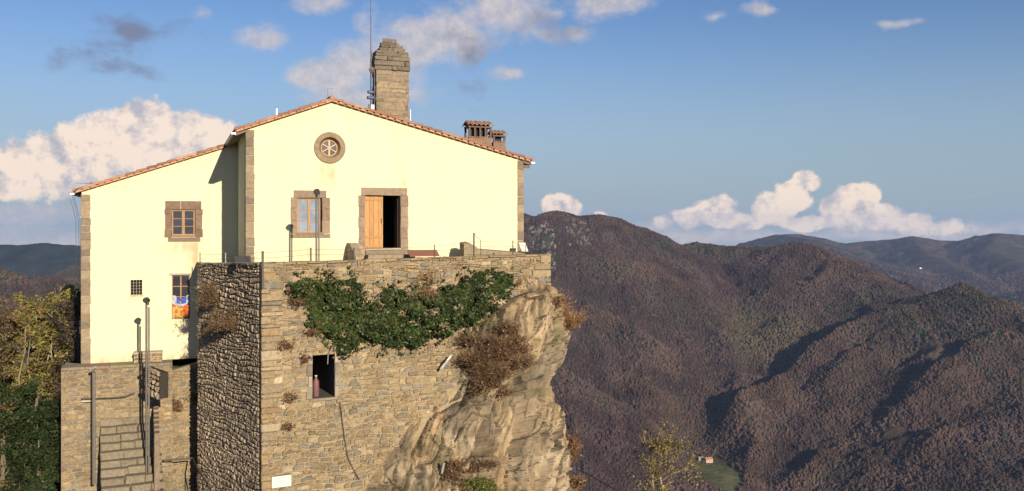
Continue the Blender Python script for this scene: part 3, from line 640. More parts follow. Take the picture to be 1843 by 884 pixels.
    # plaque
    P = T.rect(488, 855, 523, 875); q = MB(); pl = thing('wall_plaque', T.p(P[0], P[2], .1), 'small white rectangular plaque near the foot of the stone wall', 'plaque')
    q.fbox(T, P[0], P[1], P[2], P[3], .0, .135, (.60, .585, .50), bev=.006); q.build('plate', M_PAINT, pl)
    q = MB(); b = .018
    for a in ((P[0] - b, P[1] + b, P[2] - b, P[2] - .002), (P[0] - b, P[1] + b, P[3] + .002, P[3] + b), (P[0] - b, P[0] - .002, P[2], P[3]), (P[1] + .002, P[1] + b, P[2], P[3])): q.fbox(T, *a, 0, .14, (.24, .20, .15))
    q.build('rim', M_DRESSED, pl)
    # terrace floor
    f = MB(); pts = [T.p(0, FLOOR, -.5), T.p(TW, FLOOR, -.1), RR.p(8, FLOOR, -.1), F.p(MAINW + .5, FLOOR, -8), F.p(0, FLOOR, -8), F.p(0, FLOOR, -5.2), L.p(0, FLOOR - .2, -.1), L.p(LW - .3, FLOOR, -.1)]
    f.add(pts, [tuple(range(len(pts)))], (.30, .25, .17)); tag(f.build('terrace_floor', M_STONE), kind='structure')
    # gas bottle in the window
    t = (WIN[0] + (WIN[1] - WIN[0]) * .27); p = Vector(T.p(t, z0 + .0, -.35)); gb = thing('gas_bottle', p, 'faded red gas bottle standing on the sill of the dark cliff wall window', 'gas bottle')
    q = MB(); prof = [(.0, 0), (.10, .0), (.115, .03), (.115, .50), (.10, .58), (.05, .64), (.04, .70), (.0, .70)]
    n = 16; vs = [(p.x + r_ * math.cos(2 * math.pi * k / n), p.y + r_ * math.sin(2 * math.pi * k / n), p.z + h_) for r_, h_ in prof for k in range(n)]
    q.add(vs, [(i * n + k, i * n + (k + 1) % n, (i + 1) * n + (k + 1) % n, (i + 1) * n + k) for i in range(len(prof) - 1) for k in range(n)], (.17, .08, .08)); q.build('cylinder', M_PAINT, gb, True)
    q = MB(); q.tube([(p.x, p.y, p.z + .69), (p.x, p.y, p.z + .76)], .022, (.5, .5, .48)); q.tube([(p.x - .04, p.y, p.z + .75), (p.x + .05, p.y, p.z + .75)], .018, (.6, .6, .6)); q.build('valve', M_METAL, gb)
terrace()

# ------------------------------------------------------------------ the house
CREAM = (.63, .585, .385)
def gab(px, py, w=0): return (F.t(px, w), F.z(px, py, w))
gL = F.z(443, 233); tR, gR = gab(597, 184); gE = F.z(942, 289)
def ztF(t): return gL + (gR - gL) * t / tR if t < tR else gR + (gE - gR) * (t - tR) / (MAINW - tR)
aL = G.z(147, 345); aR = G.z(420, 262); tA = G.t(420)
def ztG(t): return aL + (aR - aL) * t / tA
PATH = G.z(250, 650)
OCR = F.rect(571, 243, 616, 289); OC = ((OCR[0] + OCR[1]) / 2, (OCR[2] + OCR[3]) / 2, .52)
W1 = F.rect(535, 356, 580, 419); DR = F.rect(657, 352, 721, 447); W2 = G.rect(308.5, 377, 351.5, 424); W3 = G.rect(235, 504, 256, 531); W4 = G.rect(309, 495, 342, 574)
house = thing('hilltop_house', F.p(MAINW / 2, FLOOR, -5), 'cream plastered hilltop house with red tiled gable roof and lower wing on the crag', 'house')
def blob(t, z, t0, z0, rt, rz): return math.exp(-((t - t0) / rt) ** 2 - ((z - z0) / rz) ** 2)
def stain(t, z, k):   # rain marks below openings, patched plaster near the ground
    n = .5 + .8 * mnoise.noise(Vector((t * 6, z * .8, k))) + .3 * mnoise.noise(Vector((t * 14, z * 4, k))); return max(0, n)
def colF(t, z):
    s = .9 * blob(t, z, OC[0] - .05, OC[1] - 1.0, .28, .5) * stain(t, z, 1) + .5 * blob(t, z, (W1[0] + W1[1]) / 2, W1[2] - .6, .7, .35) * stain(t, z, 2)
    s += .35 * max(0, 1 - (z - FLOOR) / .5) * stain(t, z, 5) + .12 * max(0, stain(t * .2, z * .3, 9) - .6)
    s += .5 * blob(t, z, F.t(728), F.z(728, 330), .12, .14) * stain(t * 2, z, 4)
    s = min(.85, 1.7 * s + .10 * max(0, stain(t * .35, z * .5, 12) - .75) + .25 * max(0, 1 - abs(z - ztF(t) + .15) / .3) * stain(t * 1.5, 1, 14)); a = CREAM; b = (.45, .34, .20); return tuple(a[i] * (1 - s) + b[i] * s for i in range(3))
def colG(t, z):
    s = .85 * blob(t, z, (W2[0] + W2[1]) / 2 + .45, W2[2] - .9, .22, .8) * stain(t, z, 1) + .5 * blob(t, z, (W2[0] + W2[1]) / 2, W2[2] - .45, .6, .35) * stain(t, z, 2)
    s += .45 * blob(t, z, W3[0] + .25, W3[2] - .1, .35, .15) * stain(t, z, 3) + .4 * blob(t, z, (W4[0] + W4[1]) / 2, W4[2] - .3, .5, .35) * stain(t, z, 6)
    s += .7 * max(0, 1 - (z - PATH) / .45) * stain(t, z, 5)
    s = min(.85, 1.7 * s + .10 * max(0, stain(t * .35, z * .5, 13) - .75) + .25 * max(0, 1 - abs(z - ztG(t) + .15) / .3) * stain(t * 1.5, 1, 15)); a = CREAM; b = (.44, .33, .20); return tuple(a[i] * (1 - s) + b[i] * s for i in range(3))
def walls():
    m = MB(); oh = (OC[0] - OC[2], OC[0] + OC[2], OC[1] - OC[2], OC[1] + OC[2])
    grid_panel(m, F, 0, MAINW, FLOOR - .3, gR, holes=[W1, DR, oh], step=.11, ztop=ztF, colf=colF, tb=[tR])
    # ring between the square hole and the round one
    n = 48; cs = []; r0 = OC[2] * .96
    for k in range(n):
        a = 2 * math.pi * k / n; c, s = math.cos(a), math.sin(a); q = OC[2] / max(abs(c), abs(s)); cs.append(((OC[0] + c * q, OC[1] + s * q), (OC[0] + c * r0, OC[1] + s * r0)))
    for k in range(n):
        A, Bq = cs[k], cs[(k + 1) % n]; m.add([F.p(*A[0]), F.p(*Bq[0]), F.p(*Bq[1]), F.p(*A[1])], [(0, 1, 2, 3)], colF(OC[0], OC[1]))
    for h in (W1,): reveal(m, F, h, .22, (.75, .68, .42))
    reveal(m, F, DR, .30, (.42, .34, .25))
    # left side, right side, back of the main body
    LS = Fr(F.p(0, 0, -14)[:2], (-F.n.x * -1, -F.n.y * -1)); LS = Fr(F.p(0, 0, -14)[:2], F.n)
    grid_panel(m, LS, 0, 14, -7.5, gL, step=.5, colf=colF)
    RS = Fr(F.p(MAINW, 0, 0)[:2], -F.n); grid_panel(m, RS, 0, 14, -6, gE, step=.5, colf=lambda t, z: CREAM)
    BS = Fr(F.p(MAINW, 0, -14)[:2], -F.u); grid_panel(m, BS, 0, MAINW, -10, gR, step=.6, ztop=lambda t: ztF(MAINW - t), colf=lambda t, z: CREAM, tb=[MAINW - tR])
    m.build('main_wall', M_PLASTER, house)
    m = MB(); grid_panel(m, G, 0, ANW + .02, PATH, aR + .3, holes=[W2, W3, W4], step=.11, ztop=ztG, colf=colG)
    reveal(m, G, W2, .2, (.7, .6, .4)); reveal(m, G, W3, .3, (.6, .5, .33), back=(.02, .02, .02)); reveal(m, G, W4, .16, (.75, .68, .42))
    LS = Fr(G.p(0, 0, -9)[:2], G.n); grid_panel(m, LS, 0, 9, -14, aL, step=.5, colf=lambda t, z: CREAM)
    BS = Fr(G.p(ANW, 0, -9)[:2], -G.u); grid_panel(m, BS, 0, ANW, -14, aR + .3, step=.6, ztop=lambda t: ztG(ANW - t), colf=lambda t, z: CREAM)
    # near-black sheets stand for the shade in the gap under the wing
    m.build('wing_wall', M_PLASTER, house)
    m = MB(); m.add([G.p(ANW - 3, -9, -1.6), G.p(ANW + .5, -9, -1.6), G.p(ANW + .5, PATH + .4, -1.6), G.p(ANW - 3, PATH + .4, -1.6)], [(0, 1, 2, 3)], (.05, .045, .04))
    m.add([G.p(0, PATH, 0), G.p(ANW, PATH, 0), G.p(ANW, PATH, -1.7), G.p(0, PATH, -1.7)], [(0, 1, 2, 3)], (.06, .05, .04)); m.build('undercroft_shade', M_STONE, house)
    # quoins
    def quoin(fr, t0, t1, z0, z1, w, seed, cols, side=None):
        r = random.Random(seed); m = MB(r); z = z1
        while z > z0 + .05:
            h = min(r.uniform(.24, .42), z - z0); c = cols[r.randrange(len(cols))]; k = r.uniform(.8, 1.15)
            m.fbox(fr, t0 - .03, t1 + r.uniform(-.015, .02), z - h + .006, z - .006, -.4, w, [v * k for v in c], bev=.012, jitter=.005); z -= h
        return m
    QC = [(.23, .175, .12), (.25, .195, .13), (.20, .16, .115), (.27, .205, .135)]
    quoin(F, 0, F.t(457.5), FLOOR - .3, F.z(450, 234), .03, 1, QC).build('quoins', M_DRESSED, house)
    quoin(F, F.t(932.5), MAINW, FLOOR - .3, F.z(936, 289), .03, 2, QC).build('quoins', M_DRESSED, house)
    quoin(G, 0, G.t(162.5), PATH, G.z(155, 350), .03, 3, QC).build('quoins', M_DRESSED, house)
    # interiors: rooms behind the openings, walls near black in place of indoor shade
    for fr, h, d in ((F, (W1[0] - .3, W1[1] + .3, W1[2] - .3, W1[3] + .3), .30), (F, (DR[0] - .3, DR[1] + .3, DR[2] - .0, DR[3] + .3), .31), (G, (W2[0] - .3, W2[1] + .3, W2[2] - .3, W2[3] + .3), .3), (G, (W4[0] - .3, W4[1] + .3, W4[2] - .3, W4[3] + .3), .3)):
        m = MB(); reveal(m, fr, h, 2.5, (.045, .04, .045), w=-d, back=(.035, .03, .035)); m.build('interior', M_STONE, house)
walls()
def surround(parent, fr, h, parts, w, seed, name='surround', base=(.245, .18, .13)):
    r = random.Random(seed); m = MB(r)
    for (a, b, c, d) in parts:
        k = r.uniform(.85, 1.12); m.fbox(fr, a + .004, b - .004, c + .004, d - .004, -.18, w, [v * k for v in base], bev=.012, jitter=.006)
    return m.build(name, M_DRESSED, parent)
def casement(parent, fr, h, w, cols, rows, wood, glass, fw=.055, mull=.05, bars=.018, mid=True):
    u0, u1, z0, z1 = h; m = MB()
    for a in ((u0, u0 + fw, z0, z1), (u1 - fw, u1, z0, z1), (u0 + fw + .002, u1 - fw - .002, z0, z0 + fw), (u0 + fw + .002, u1 - fw - .002, z1 - fw, z1)): m.fbox(fr, *a, w - .05, w, wood)
    cm = (u0 + u1) / 2
    if mid: m.fbox(fr, cm - mull, cm + mull, z0 + fw + .002, z1 - fw - .002, w - .05, w + .012, wood)
    for i in range(1, rows):
        z = z0 + fw + (z1 - z0 - 2 * fw) * i / rows
        for s_ in ((u0 + fw + .002, cm - mull - .002), (cm + mull + .002, u1 - fw - .002)) if mid else ((u0 + fw + .002, u1 - fw - .002),): m.fbox(fr, s_[0], s_[1], z - bars, z + bars, w - .035, w - .006, wood)
    fo = m.build('frame', M_WOOD, parent)
    for s_ in ((u0 + fw, cm - mull), (cm + mull, u1 - fw)) if mid else ((u0 + fw, u1 - fw),):
        g = MB(); g.fbox(fr, s_[0], s_[1], z0 + fw, z1 - fw, w - .032, w - .026, glass); g.build('pane', M_GLASS, parent)
    return fo
def openings():
    pine = (.34, .19, .08)
    # a window is a part; its pieces hang below it
    def part_root(name, fr, h, label=None):
        m = MB(); z = h[2]; m.fbox(fr, h[0] - .06, h[1] + .06, z - .05, z - .004, -.2, .05, (.235, .175, .125), bev=.01); o = m.build(name, M_DRESSED, house)
        if label: o['label'] = label
        return o
    # main window
    o = part_root('window', F, W1, 'wooden casement window with grey stone surround on the gable wall')
    X = lambda px: F.t(px); Zf = lambda px, py: F.z(px, py)
    zt, zb = Zf(558, 343), Zf(558, 428.5); zl = Zf(558, 355.5); zs = Zf(558, 420.5)
    zz = [zs, zs + (zl - zs) * .36, zs + (zl - zs) * .7, zl]
    parts = [(X(528.5), X(587.5), zl, zt), (X(523), X(594.5), zb, W1[2] - .052)]
    for a, b in zip(zz, zz[1:]): parts += [(X(523), W1[0], a, b), (W1[1], X(594), a, b)]
    surround(o, F, W1, parts, .035, 4)
    casement(o, F, (W1[0] + .02, W1[1] - .06, W1[2] + .01, W1[3] - .02), -.12, 2, 3, pine, (.20, .24, .30), bars=.014)
    # door
    m = MB(); m.fbox(F, DR[0], DR[1], DR[2] - .06, DR[2] - .003, -.3, .08, (.42, .34, .24), bev=.01); d = m.build('doorway', M_DRESSED, house); d['label'] = 'double doorway with one pine leaf shut and one standing open'
    zt = Zf(690, 338); zb = DR[2] - .15; z3 = DR[3]; zz = [DR[2] - .05 + (z3 - DR[2] + .05) * i / 5 for i in range(6)]
    parts = [(X(650), X(733), z3 + .0, zt)]
    for i, (a, b) in enumerate(zip(zz, zz[1:])): parts += [(X(645 + (i % 2)), DR[0], a, b), (DR[1], X(735 - (i % 2) * .8), a, b)]
    surround(d, F, DR, parts, .035, 6)
    m = MB(random.Random(2)); u0, u1 = DR[0] + .02, X(690); n = 4
    for k in range(n):
        a = u0 + (u1 - u0) * k / n; b = u0 + (u1 - u0) * (k + 1) / n; kk = (1.0, .88, 1.05, .93)[k]; m.fbox(F, a + .003, b - .003, DR[2] + .02, DR[3] - .04, -.17, -.13, [v * kk for v in (.42, .215, .075)], bev=.004)
    lf = m.build('door_leaf', M_WOOD, d)
    m = MB(); 
    for z in (DR[2] + .02, DR[2] + .42, DR[3] - .22): m.fbox(F, u0, u1, z, z + .10, -.128, -.112, (.37, .18, .06), bev=.004)
    m.fbox(F, u1 - .03, u1, DR[2] + .02, DR[3] - .04, -.128, -.108, (.46, .28, .12)); m.build('door_rail', M_WOOD, d)
    m = MB(); m.fbox(F, DR[1] - .05, DR[1] - .01, DR[2] + .02, DR[3] - .04, -1.0, -.32, (.16, .09, .05)); m.build('open_leaf', M_WOOD, d)
    m = MB(); hz = (DR[2] + DR[3]) / 2 - .05; m.tube([F.p(u1 - .06, hz, -.10), F.p(u1 - .06, hz + .10, -.09), F.p(u1 - .06, hz + .2, -.10)], .012, (.05, .05, .05)); m.build('handle', M_METAL, d)
    # wing window
    o = part_root('window', G, W2, 'wooden casement window with brown stone surround on the lower wing')
    X2 = lambda px: G.t(px); zt, zl, zs, zb = G.z(330, 362), G.z(330, 376.5), G.z(330, 425), G.z(330, 435)
    parts = [(X2(297.5), X2(325), zl, zt), (X2(325.5), X2(362.5), zl, zt), (X2(302), X2(361), zb, zs - .05)]
    zz = [zs - .05, zs + (zl - zs) * .25, zs + (zl - zs) * .8, zl]
    for i, (a, b) in enumerate(zip(zz, zz[1:])): parts += [(X2(296 + i % 2), W2[0], a, b), (W2[1], X2(365 - i % 2), a, b)]
    surround(o, G, W2, parts, .035, 9, base=(.19, .13, .095))
    casement(o, G, (W2[0] + .02, W2[1] - .02, W2[2] + .01, W2[3] - .02), -.10, 2, 3, (.31, .17, .08), (.035, .04, .05), bars=.013, mull=.06)
    # barred window
    m = MB(); m.fbox(G, W3[0] - .02, W3[1] + .04, W3[2] - .06, W3[2] - .003, -.2, .03, (.5, .36, .22), bev=.01); o = m.build('window', M_DRESSED, house); o['label'] = 'small square window with iron bars'
    m = MB(); u0, u1, z0, z1 = W3
    for k in range(1, 4): t = u0 + (u1 - u0) * k / 4; m.tube([G.p(t, z0, -.05), G.p(t, z1, -.05)], .011, (.32, .25, .2), 6)
    for k in range(1, 5): z = z0 + (z1 - z0) * k / 5; m.tube([G.p(u0, z, -.065), G.p(u1, z, -.065)], .010, (.32, .25, .2), 6)
    m.build('iron_bars', M_METAL, o)
    # low french window
    m = MB(); m.fbox(G, W4[0] - .10, W4[1] + .08, W4[3] + .003, W4[3] + .09, -.1, .05, (.40, .37, .33), bev=.01); o = m.build('window', M_DRESSED, house); o['label'] = 'tall narrow window with wooden frame'
    casement(o, G, W4, -.07, 2, 4, (.34, .19, .10), (.03, .03, .035), fw=.045, mull=.025, bars=.016)
    # oculus
    n = 48; m = MB(random.Random(3)); ro = OC[2] * 1.22; ri = OC[2] * .82; rp = OC[2] * .66
    prof = [(ro, 0), (ro, .05), (ro - .02, .065), (ri + .03, .06), (ri, .045), (ri * .97, -.02), (rp, -.20), (rp, -.32)]
    vs = [F.p(OC[0] + r_ * math.cos(2 * math.pi * k / n), OC[1] + r_ * math.sin(2 * math.pi * k / n), w) for r_, w in prof for k in range(n)]
    m.add(vs, [(i * n + k, i * n + (k + 1) % n, (i + 1) * n + (k + 1) % n, (i + 1) * n + k) for i in range(len(prof) - 1) for k in range(n)], (.25, .185, .12), .06)
    o = m.build('round_window', M_DRESSED, house); o['label'] = 'round window in a deep stone ring with wooden spokes'
    m = MB(); rw = rp * .99
    ring = [F.p(OC[0] + r_ * math.cos(2 * math.pi * k / n), OC[1] + r_ * math.sin(2 * math.pi * k / n), w) for r_, w in ((rw, -.20), (rw, -.17), (rw * .88, -.17), (rw * .88, -.21)) for k in range(n)]
    m.add(ring, [(i * n + k, i * n + (k + 1) % n, (i + 1) * n + (k + 1) % n, (i + 1) * n + k) for i in range(3) for k in range(n)], (.42, .25, .13))
    m.fbox(F, OC[0] - .035, OC[0] + .035, OC[1] - rw * .9, OC[1] + rw * .9, -.21, -.155, (.55, .36, .22))
    for a in (30, 150, 210, 330):
        ca, sa = math.cos(R(a)), math.sin(R(a)); px_, pz_ = -sa, ca; q = []
        for w in (-.20, -.165):
            for (l, s_) in ((.03, -1), (rw * .9, -1), (rw * .9, 1), (.03, 1)): q.append(F.p(OC[0] + ca * l + px_ * .014 * s_, OC[1] + sa * l + pz_ * .014 * s_, w))
        m.hexa(q, (.62, .50, .38))
    m.build('frame', M_WOOD, o)
    m = MB(); m.add([F.p(OC[0] + rw * math.cos(2 * math.pi * k / n), OC[1] + rw * math.sin(2 * math.pi * k / n), -.215) for k in range(n)], [tuple(range(n))], (.10, .085, .075)); m.build('pane', M_GLASS, o)
openings()

TILES = [(.31, .145, .085), (.33, .175, .11), (.26, .125, .08), (.38, .22, .14), (.31, .165, .105), (.22, .12, .08)]
def roof_slope(m, fr, ta, za, tb, zb, w0, w1, pitch=.24, seed=1, lift=.0):
    """tiled slope: from the high line (ta,za) to the eave (tb,zb), across depth w0 (front) .. w1 (back)"""
    r = random.Random(seed); n = int((w0 - w1) / pitch); ls = math.hypot(tb - ta, zb - za); ns = max(2, int(ls / .38)); sg = 6
    for i in range(n):
        base = TILES[r.randrange(len(TILES))]
        for j in range(ns):
            c = TILES[r.randrange(len(TILES))]; k = r.uniform(.8, 1.1); f0 = j / ns; f1 = (j + 1.12) / ns; vs = []
            for f, rad, up in ((f0, .085, .0), (min(f1, 1.01), .105, .022)):
                for q in range(sg + 1):
                    a = math.pi * q / sg; vs.append(fr.p(ta + (tb - ta) * f, za + (zb - za) * f + lift + math.sin(a) * rad + up, w0 - pitch * (i + .5) + math.cos(a) * rad))
            m.add(vs, [(q, q + 1, sg + 2 + q, sg + 1 + q) for q in range(sg)], [v * k for v in c])
    m.hexa([fr.p(ta, za - .07, w1), fr.p(tb, zb - .07, w1), fr.p(tb, zb + .015, w1), fr.p(ta, za + .015, w1), fr.p(ta, za - .07, w0 - .02), fr.p(tb, zb - .07, w0 - .02), fr.p(tb, zb + .015, w0 - .02), fr.p(ta, za + .015, w0 - .02)], (.36, .18, .11))
def verge(m, fr, ta, za, tb, zb, w, seed=1):
    """row of barrel tiles along the gable edge, over a lighter bed"""
    r = random.Random(seed); ls = math.hypot(tb - ta, zb - za); n = int(ls / .42); sg = 8
    for j in range(n):
        f0 = j / n; f1 = (j + 1.15) / n; c = TILES[r.randrange(len(TILES))]; k = r.uniform(.85, 1.2); vs = []; dz = r.uniform(-.006, .01)
        for f, rad, up in ((f0, .075, .02), (min(f1, 1.01), .10, .045)):
            for q in range(sg + 1):
                a = math.pi * 1.1 * q / sg - .15; vs.append(fr.p(ta + (tb - ta) * f, za + (zb - za) * f + math.sin(a) * rad + up + dz, w + math.cos(a) * rad))
        m.add(vs, [(q, q + 1, sg + 2 + q, sg + 1 + q) for q in range(sg)], [v * k for v in c])
    for j in range(int(ls / .30)):
        n2 = int(ls / .30); f0 = j / n2; f1 = (j + 1) / n2 - .01; c = [(.47, .29, .185), (.40, .22, .135), (.45, .26, .16)][r.randrange(3)]
        A = [(ta + (tb - ta) * f, za + (zb - za) * f) for f in (f0, f1)]
        m.hexa([fr.p(A[0][0], A[0][1] - .055, w - .4), fr.p(A[1][0], A[1][1] - .055, w - .4), fr.p(A[1][0], A[1][1] + .02, w - .4), fr.p(A[0][0], A[0][1] + .02, w - .4),
                fr.p(A[0][0], A[0][1] - .055, w + .055), fr.p(A[1][0], A[1][1] - .055, w + .055), fr.p(A[1][0], A[1][1] + .02, w + .055), fr.p(A[0][0], A[0][1] + .02, w + .055)], c)
def roofs():
    wf = .12; m = MB()
    tl = -.42; slL = (gR - gL) / tR; zl = gL - .42 * slL; te = F.t(955); slR = (gE - gR) / (MAINW - tR); ze = gE + slR * (te - MAINW)
    up = .07
    roof_slope(m, F, tR, gR + up, tl, zl + up, wf, -14.2, seed=1); roof_slope(m, F, tR, gR + up, te, ze + up, wf, -14.2, seed=2)
    verge(m, F, tR, gR + up, tl, zl + up, wf, 3); verge(m, F, tR, gR + up, te, ze + up, wf, 4)
    r = random.Random(3)
    for i in range(34):   # ridge tiles
        w0 = wf - i * .42; m.tube([F.p(tR, gR + up + .08, w0 + .08), F.p(tR, gR + up + .10, w0 - .42)], .10, TILES[r.randrange(6)], 10, .12)
    ro = m.build('main_roof', M_TILE, house)
    m = MB(); tg = -.28; zg = aL - .28 * (aR - aL) / tA
    roof_slope(m, G, ANW - .02, ztG(ANW) + up, tg, zg + up, wf, -9.2, seed=5); verge(m, G, ANW - .02, ztG(ANW) + up, tg, zg + up, wf, 6)
    r2 = m.build('wing_roof', M_TILE, house)
    # gutters
    def gutter(fr, t, z, w0, w1, parent, col=(.30, .29, .28)):
        g = MB(); sg = 8; rad = .085; vs = []
        for w in (w0, w1):
            for rr in (rad, rad * .86):
                for q in range(sg + 1): a = math.pi + math.pi * q / sg; vs.append(fr.p(t + math.cos(a) * rr, z + math.sin(a) * rr, w))
        s1 = sg + 1; fs = []
        for q in range(sg): fs += [(q, q + 1, 2 * s1 + q + 1, 2 * s1 + q), (s1 + q, s1 + q + 1, 3 * s1 + q + 1, 3 * s1 + q)]
        g.add(vs, fs, col); g.fbox(fr, t - rad, t + rad, z - rad * .8, z, w0, w0 + .012, (.75, .76, .78)); g.add([fr.p(t - rad, z + .004, w0), fr.p(t - rad, z + .004, w1), fr.p(t - rad * .8, z + .004, w1), fr.p(t - rad * .8, z + .004, w0)], [(0, 1, 2, 3)], (.7, .7, .72))  # pale strip along the rim paints in its white highlight
        return g.build('gutter', M_METAL, parent)
    gutter(F, tl - .07, zl + .0, wf + .04, -5.4, ro); gutter(G, tg - .07, zg + .02, wf + .04, -9, r2, (.6, .6, .6)); gutter(F, te + .07, ze + .02, wf + .0, -14, ro)
    # boxed eaves under the main left eave and right eave
    e = MB(); e.hexa([F.p(tl, zl - .12, wf - .02), F.p(-.004, gL - .10, wf - .02), F.p(-.004, gL - .02, wf - .02), F.p(tl, zl - .02, wf - .02), F.p(tl, zl - .12, -5.1), F.p(-.004, gL - .10, -5.1), F.p(-.004, gL - .02, -5.1), F.p(tl, zl - .02, -5.1)], (.14, .10, .08))
    e.hexa([F.p(MAINW + .004, gE - .12, wf - .05), F.p(te, ze - .10, wf - .05), F.p(te, ze - .02, wf - .05), F.p(MAINW + .004, gE - .02, wf - .05), F.p(MAINW + .004, gE - .12, -14), F.p(te, ze - .10, -14), F.p(te, ze - .02, -14), F.p(MAINW + .004, gE - .02, -14)], (.14, .10, .08))
    for k in range(16): w = wf - .1 - k * .85; e.fbox(F, MAINW + .004, te - .05, ze - .24, ze - .11, w - .09, w, (.13, .09, .07))
    e.build('eaves', M_WOOD, house)
    # dark shadow moulding line below verge
    # big stone chimney
    wc = -4.2; u0, u1 = F.t(677.5, wc), F.t(735.5, wc); zc = lambda y: F.z(706, y, wc); dp = .85; r = random.Random(12)
    m = MB(r); zb = ztF((u0 + u1) / 2) - 1; 
    m.fbox(F, u0, u1, zb, zc(127), wc - dp, wc, (.23, .18, .125))
    rubble(m, F, u0, u1, zb, zc(127), w=wc, seed=41, hh=(.2, .36), ww=(.4, .9), relief=.012, rel_j=.02, gap=.012, pal=[(.25, .185, .12), (.23, .175, .12), (.21, .165, .12), (.26, .20, .125)], tilt=.01, wav=.02)
    CL = Fr(F.p(u0, 0, wc - dp)[:2], F.n); rubble(m, CL, 0, dp, zb, zc(127), seed=42, hh=(.2, .36), ww=(.4, .8), relief=.012, pal=PAL_GREY, wav=.02)
    CR = Fr(F.p(u1, 0, wc)[:2], -F.n); rubble(m, CR, 0, dp, zb, zc(127), seed=43, hh=(.2, .36), ww=(.4, .8), relief=.012, pal=PAL_GREY, wav=.02)
    ch = m.build('stone_chimney', M_STONE, ro)
    m = MB(r)
    cap = [(127, 119, 674, 738), (119, 110, 673, 737.5), (110, 103, 674.5, 738), (103, 96.5, 676, 736), (96.5, 92, 678, 735), (92, 85, 684, 731), (85, 80, 687, 728.5), (80, 74.5, 688, 722), (74.5, 66.5, 692, 718.5)]
    for i, (ya, yb, xa, xb) in enumerate(cap):
        a, b = F.t(xa, wc), F.t(xb, wc); mid = (u0 + u1) / 2; ex = ((b - a) - (u1 - u0)) / 2; z0, z1 = zc(ya), zc(yb); n = 3 if b - a > .9 else 2
        cuts = [a] + sorted(r.uniform(a + .2, b - .2) for _ in range(n - 1)) + [b]; fr_w = wc + ex; bk_w = wc - dp - ex
        for p, q in zip(cuts, cuts[1:]):
            if q - p < .04: continue
            c = [v * q_ for q_ in (r.uniform(.75, 1.1),) for v in (.17, .14, .105)]; m.fbox(F, p + .006, q - .006, z0 + .004, z1 - .004 + r.uniform(-.01, .02), bk_w, fr_w + r.uniform(-.03, .04), c, bev=.03, jitter=.018)
    m.build('stone_chimney_cap', M_STONE, ro)
    m = MB(); m.tube([F.p(u1 + .08, zb, wc + .0), F.p(u1 + .08, zc(196), wc + .0)], .035, (.5, .5, .48)); m.build('vent_pipe', M_METAL, ro)
    # small tiled chimneys
    def small(xa, xb, ytop, ycap, yopen, ybot, wc, ncol, seed):
        r = random.Random(seed); m = MB(r); u0, u1 = F.t(xa, wc), F.t(xb, wc); xm = (xa + xb) / 2; z = lambda y: F.z(xm, y, wc); dp = .7; zb = ztF(u1) - .4
        m.fbox(F, u0, u1, zb, z(ybot), wc - dp, wc, (.20, .14, .10), bev=.01)
        for k in range(ncol + 1):
            t = u0 + (u1 - u0 - .08) * k / ncol
            for w in (wc - .09, wc - dp): m.fbox(F, t, t + .085, z(ybot) + .003, z(ycap), w, w + .085, (.13, .09, .07), bev=.008)
        m.fbox(F, u0 - .02, u1 + .02, z(ycap) + .003, z(ycap) + .07, wc - dp - .02, wc + .02, (.16, .11, .09), bev=.01)
        m.fbox(F, u0 + .15, u1 - .15, z(ybot), z(ycap), wc - dp + .2, wc - .25, (.03, .03, .03))
        for k in range(int((u1 - u0) / .12)):
            t = u0 + .06 + k * .12; 
            m.fbox(F, t - .05, t + .045, z(ybot) + .004, z(ybot) + .05, wc - .06, wc + .03, TILES[r.randrange(6)], bev=.01)
        n = max(2, int(round((u1 - u0 + .16) / .2)))
        for k in range(n):   # tile caps, front and back half of a tiny pitched roof
            t = u0 - .08 + (u1 - u0 + .16) * (k + .5) / n; rad = (u1 - u0 + .16) / n * .52
            for (wa, wb, za, zb_) in ((wc - dp / 2, wc + .14, z(ytop) - .05, z(ycap) + .09), (wc - dp / 2, wc - dp - .14, z(ytop) - .05, z(ycap) + .09)):
                vs = []; sg = 7
                for w, zz in ((wa, za), (wb, zb_)):
                    for q in range(sg + 1): a = math.pi * q / sg; vs.append(F.p(t + math.cos(a) * rad, zz + math.sin(a) * rad * .9, w))
                for w, zz in ((wa, za), (wb, zb_)):
                    for q in range(sg + 1): a = math.pi * q / sg; vs.append(F.p(t + math.cos(a) * rad * .8, zz + math.sin(a) * rad * .68 - .003, w))
                s1 = sg + 1; c = [v * r.uniform(.8, 1.15) for v in (.30, .18, .12)]
                m.add(vs, [(q, q + 1, s1 + q + 1, s1 + q) for q in range(sg)] + [(2 * s1 + q, 2 * s1 + q + 1, 3 * s1 + q + 1, 3 * s1 + q) for q in range(sg)] + [(s1 + q, s1 + q + 1, 3 * s1 + q + 1, 3 * s1 + q) for q in range(sg)], c)
        return m.build('small_chimney', M_TILE, ro)
    small(844, 885, 217.5, 230, 233, 248, -3.0, 4, 1)['label'] = 'larger small chimney with four tiled slots'
    small(888, 910, 234, 246, 247, 256, -3.4, 1, 2)['label'] = 'lower small chimney with one square slot'
    # vent on left slope
    m = MB(); t = F.t(498, -1.5); m.tube([F.p(t, ztF(t), -1.5), F.p(t, F.z(498, 196, -1.5), -1.5)], .045, (.82, .84, .88)); m.build('vent_pipe', M_METAL, ro)
roofs()

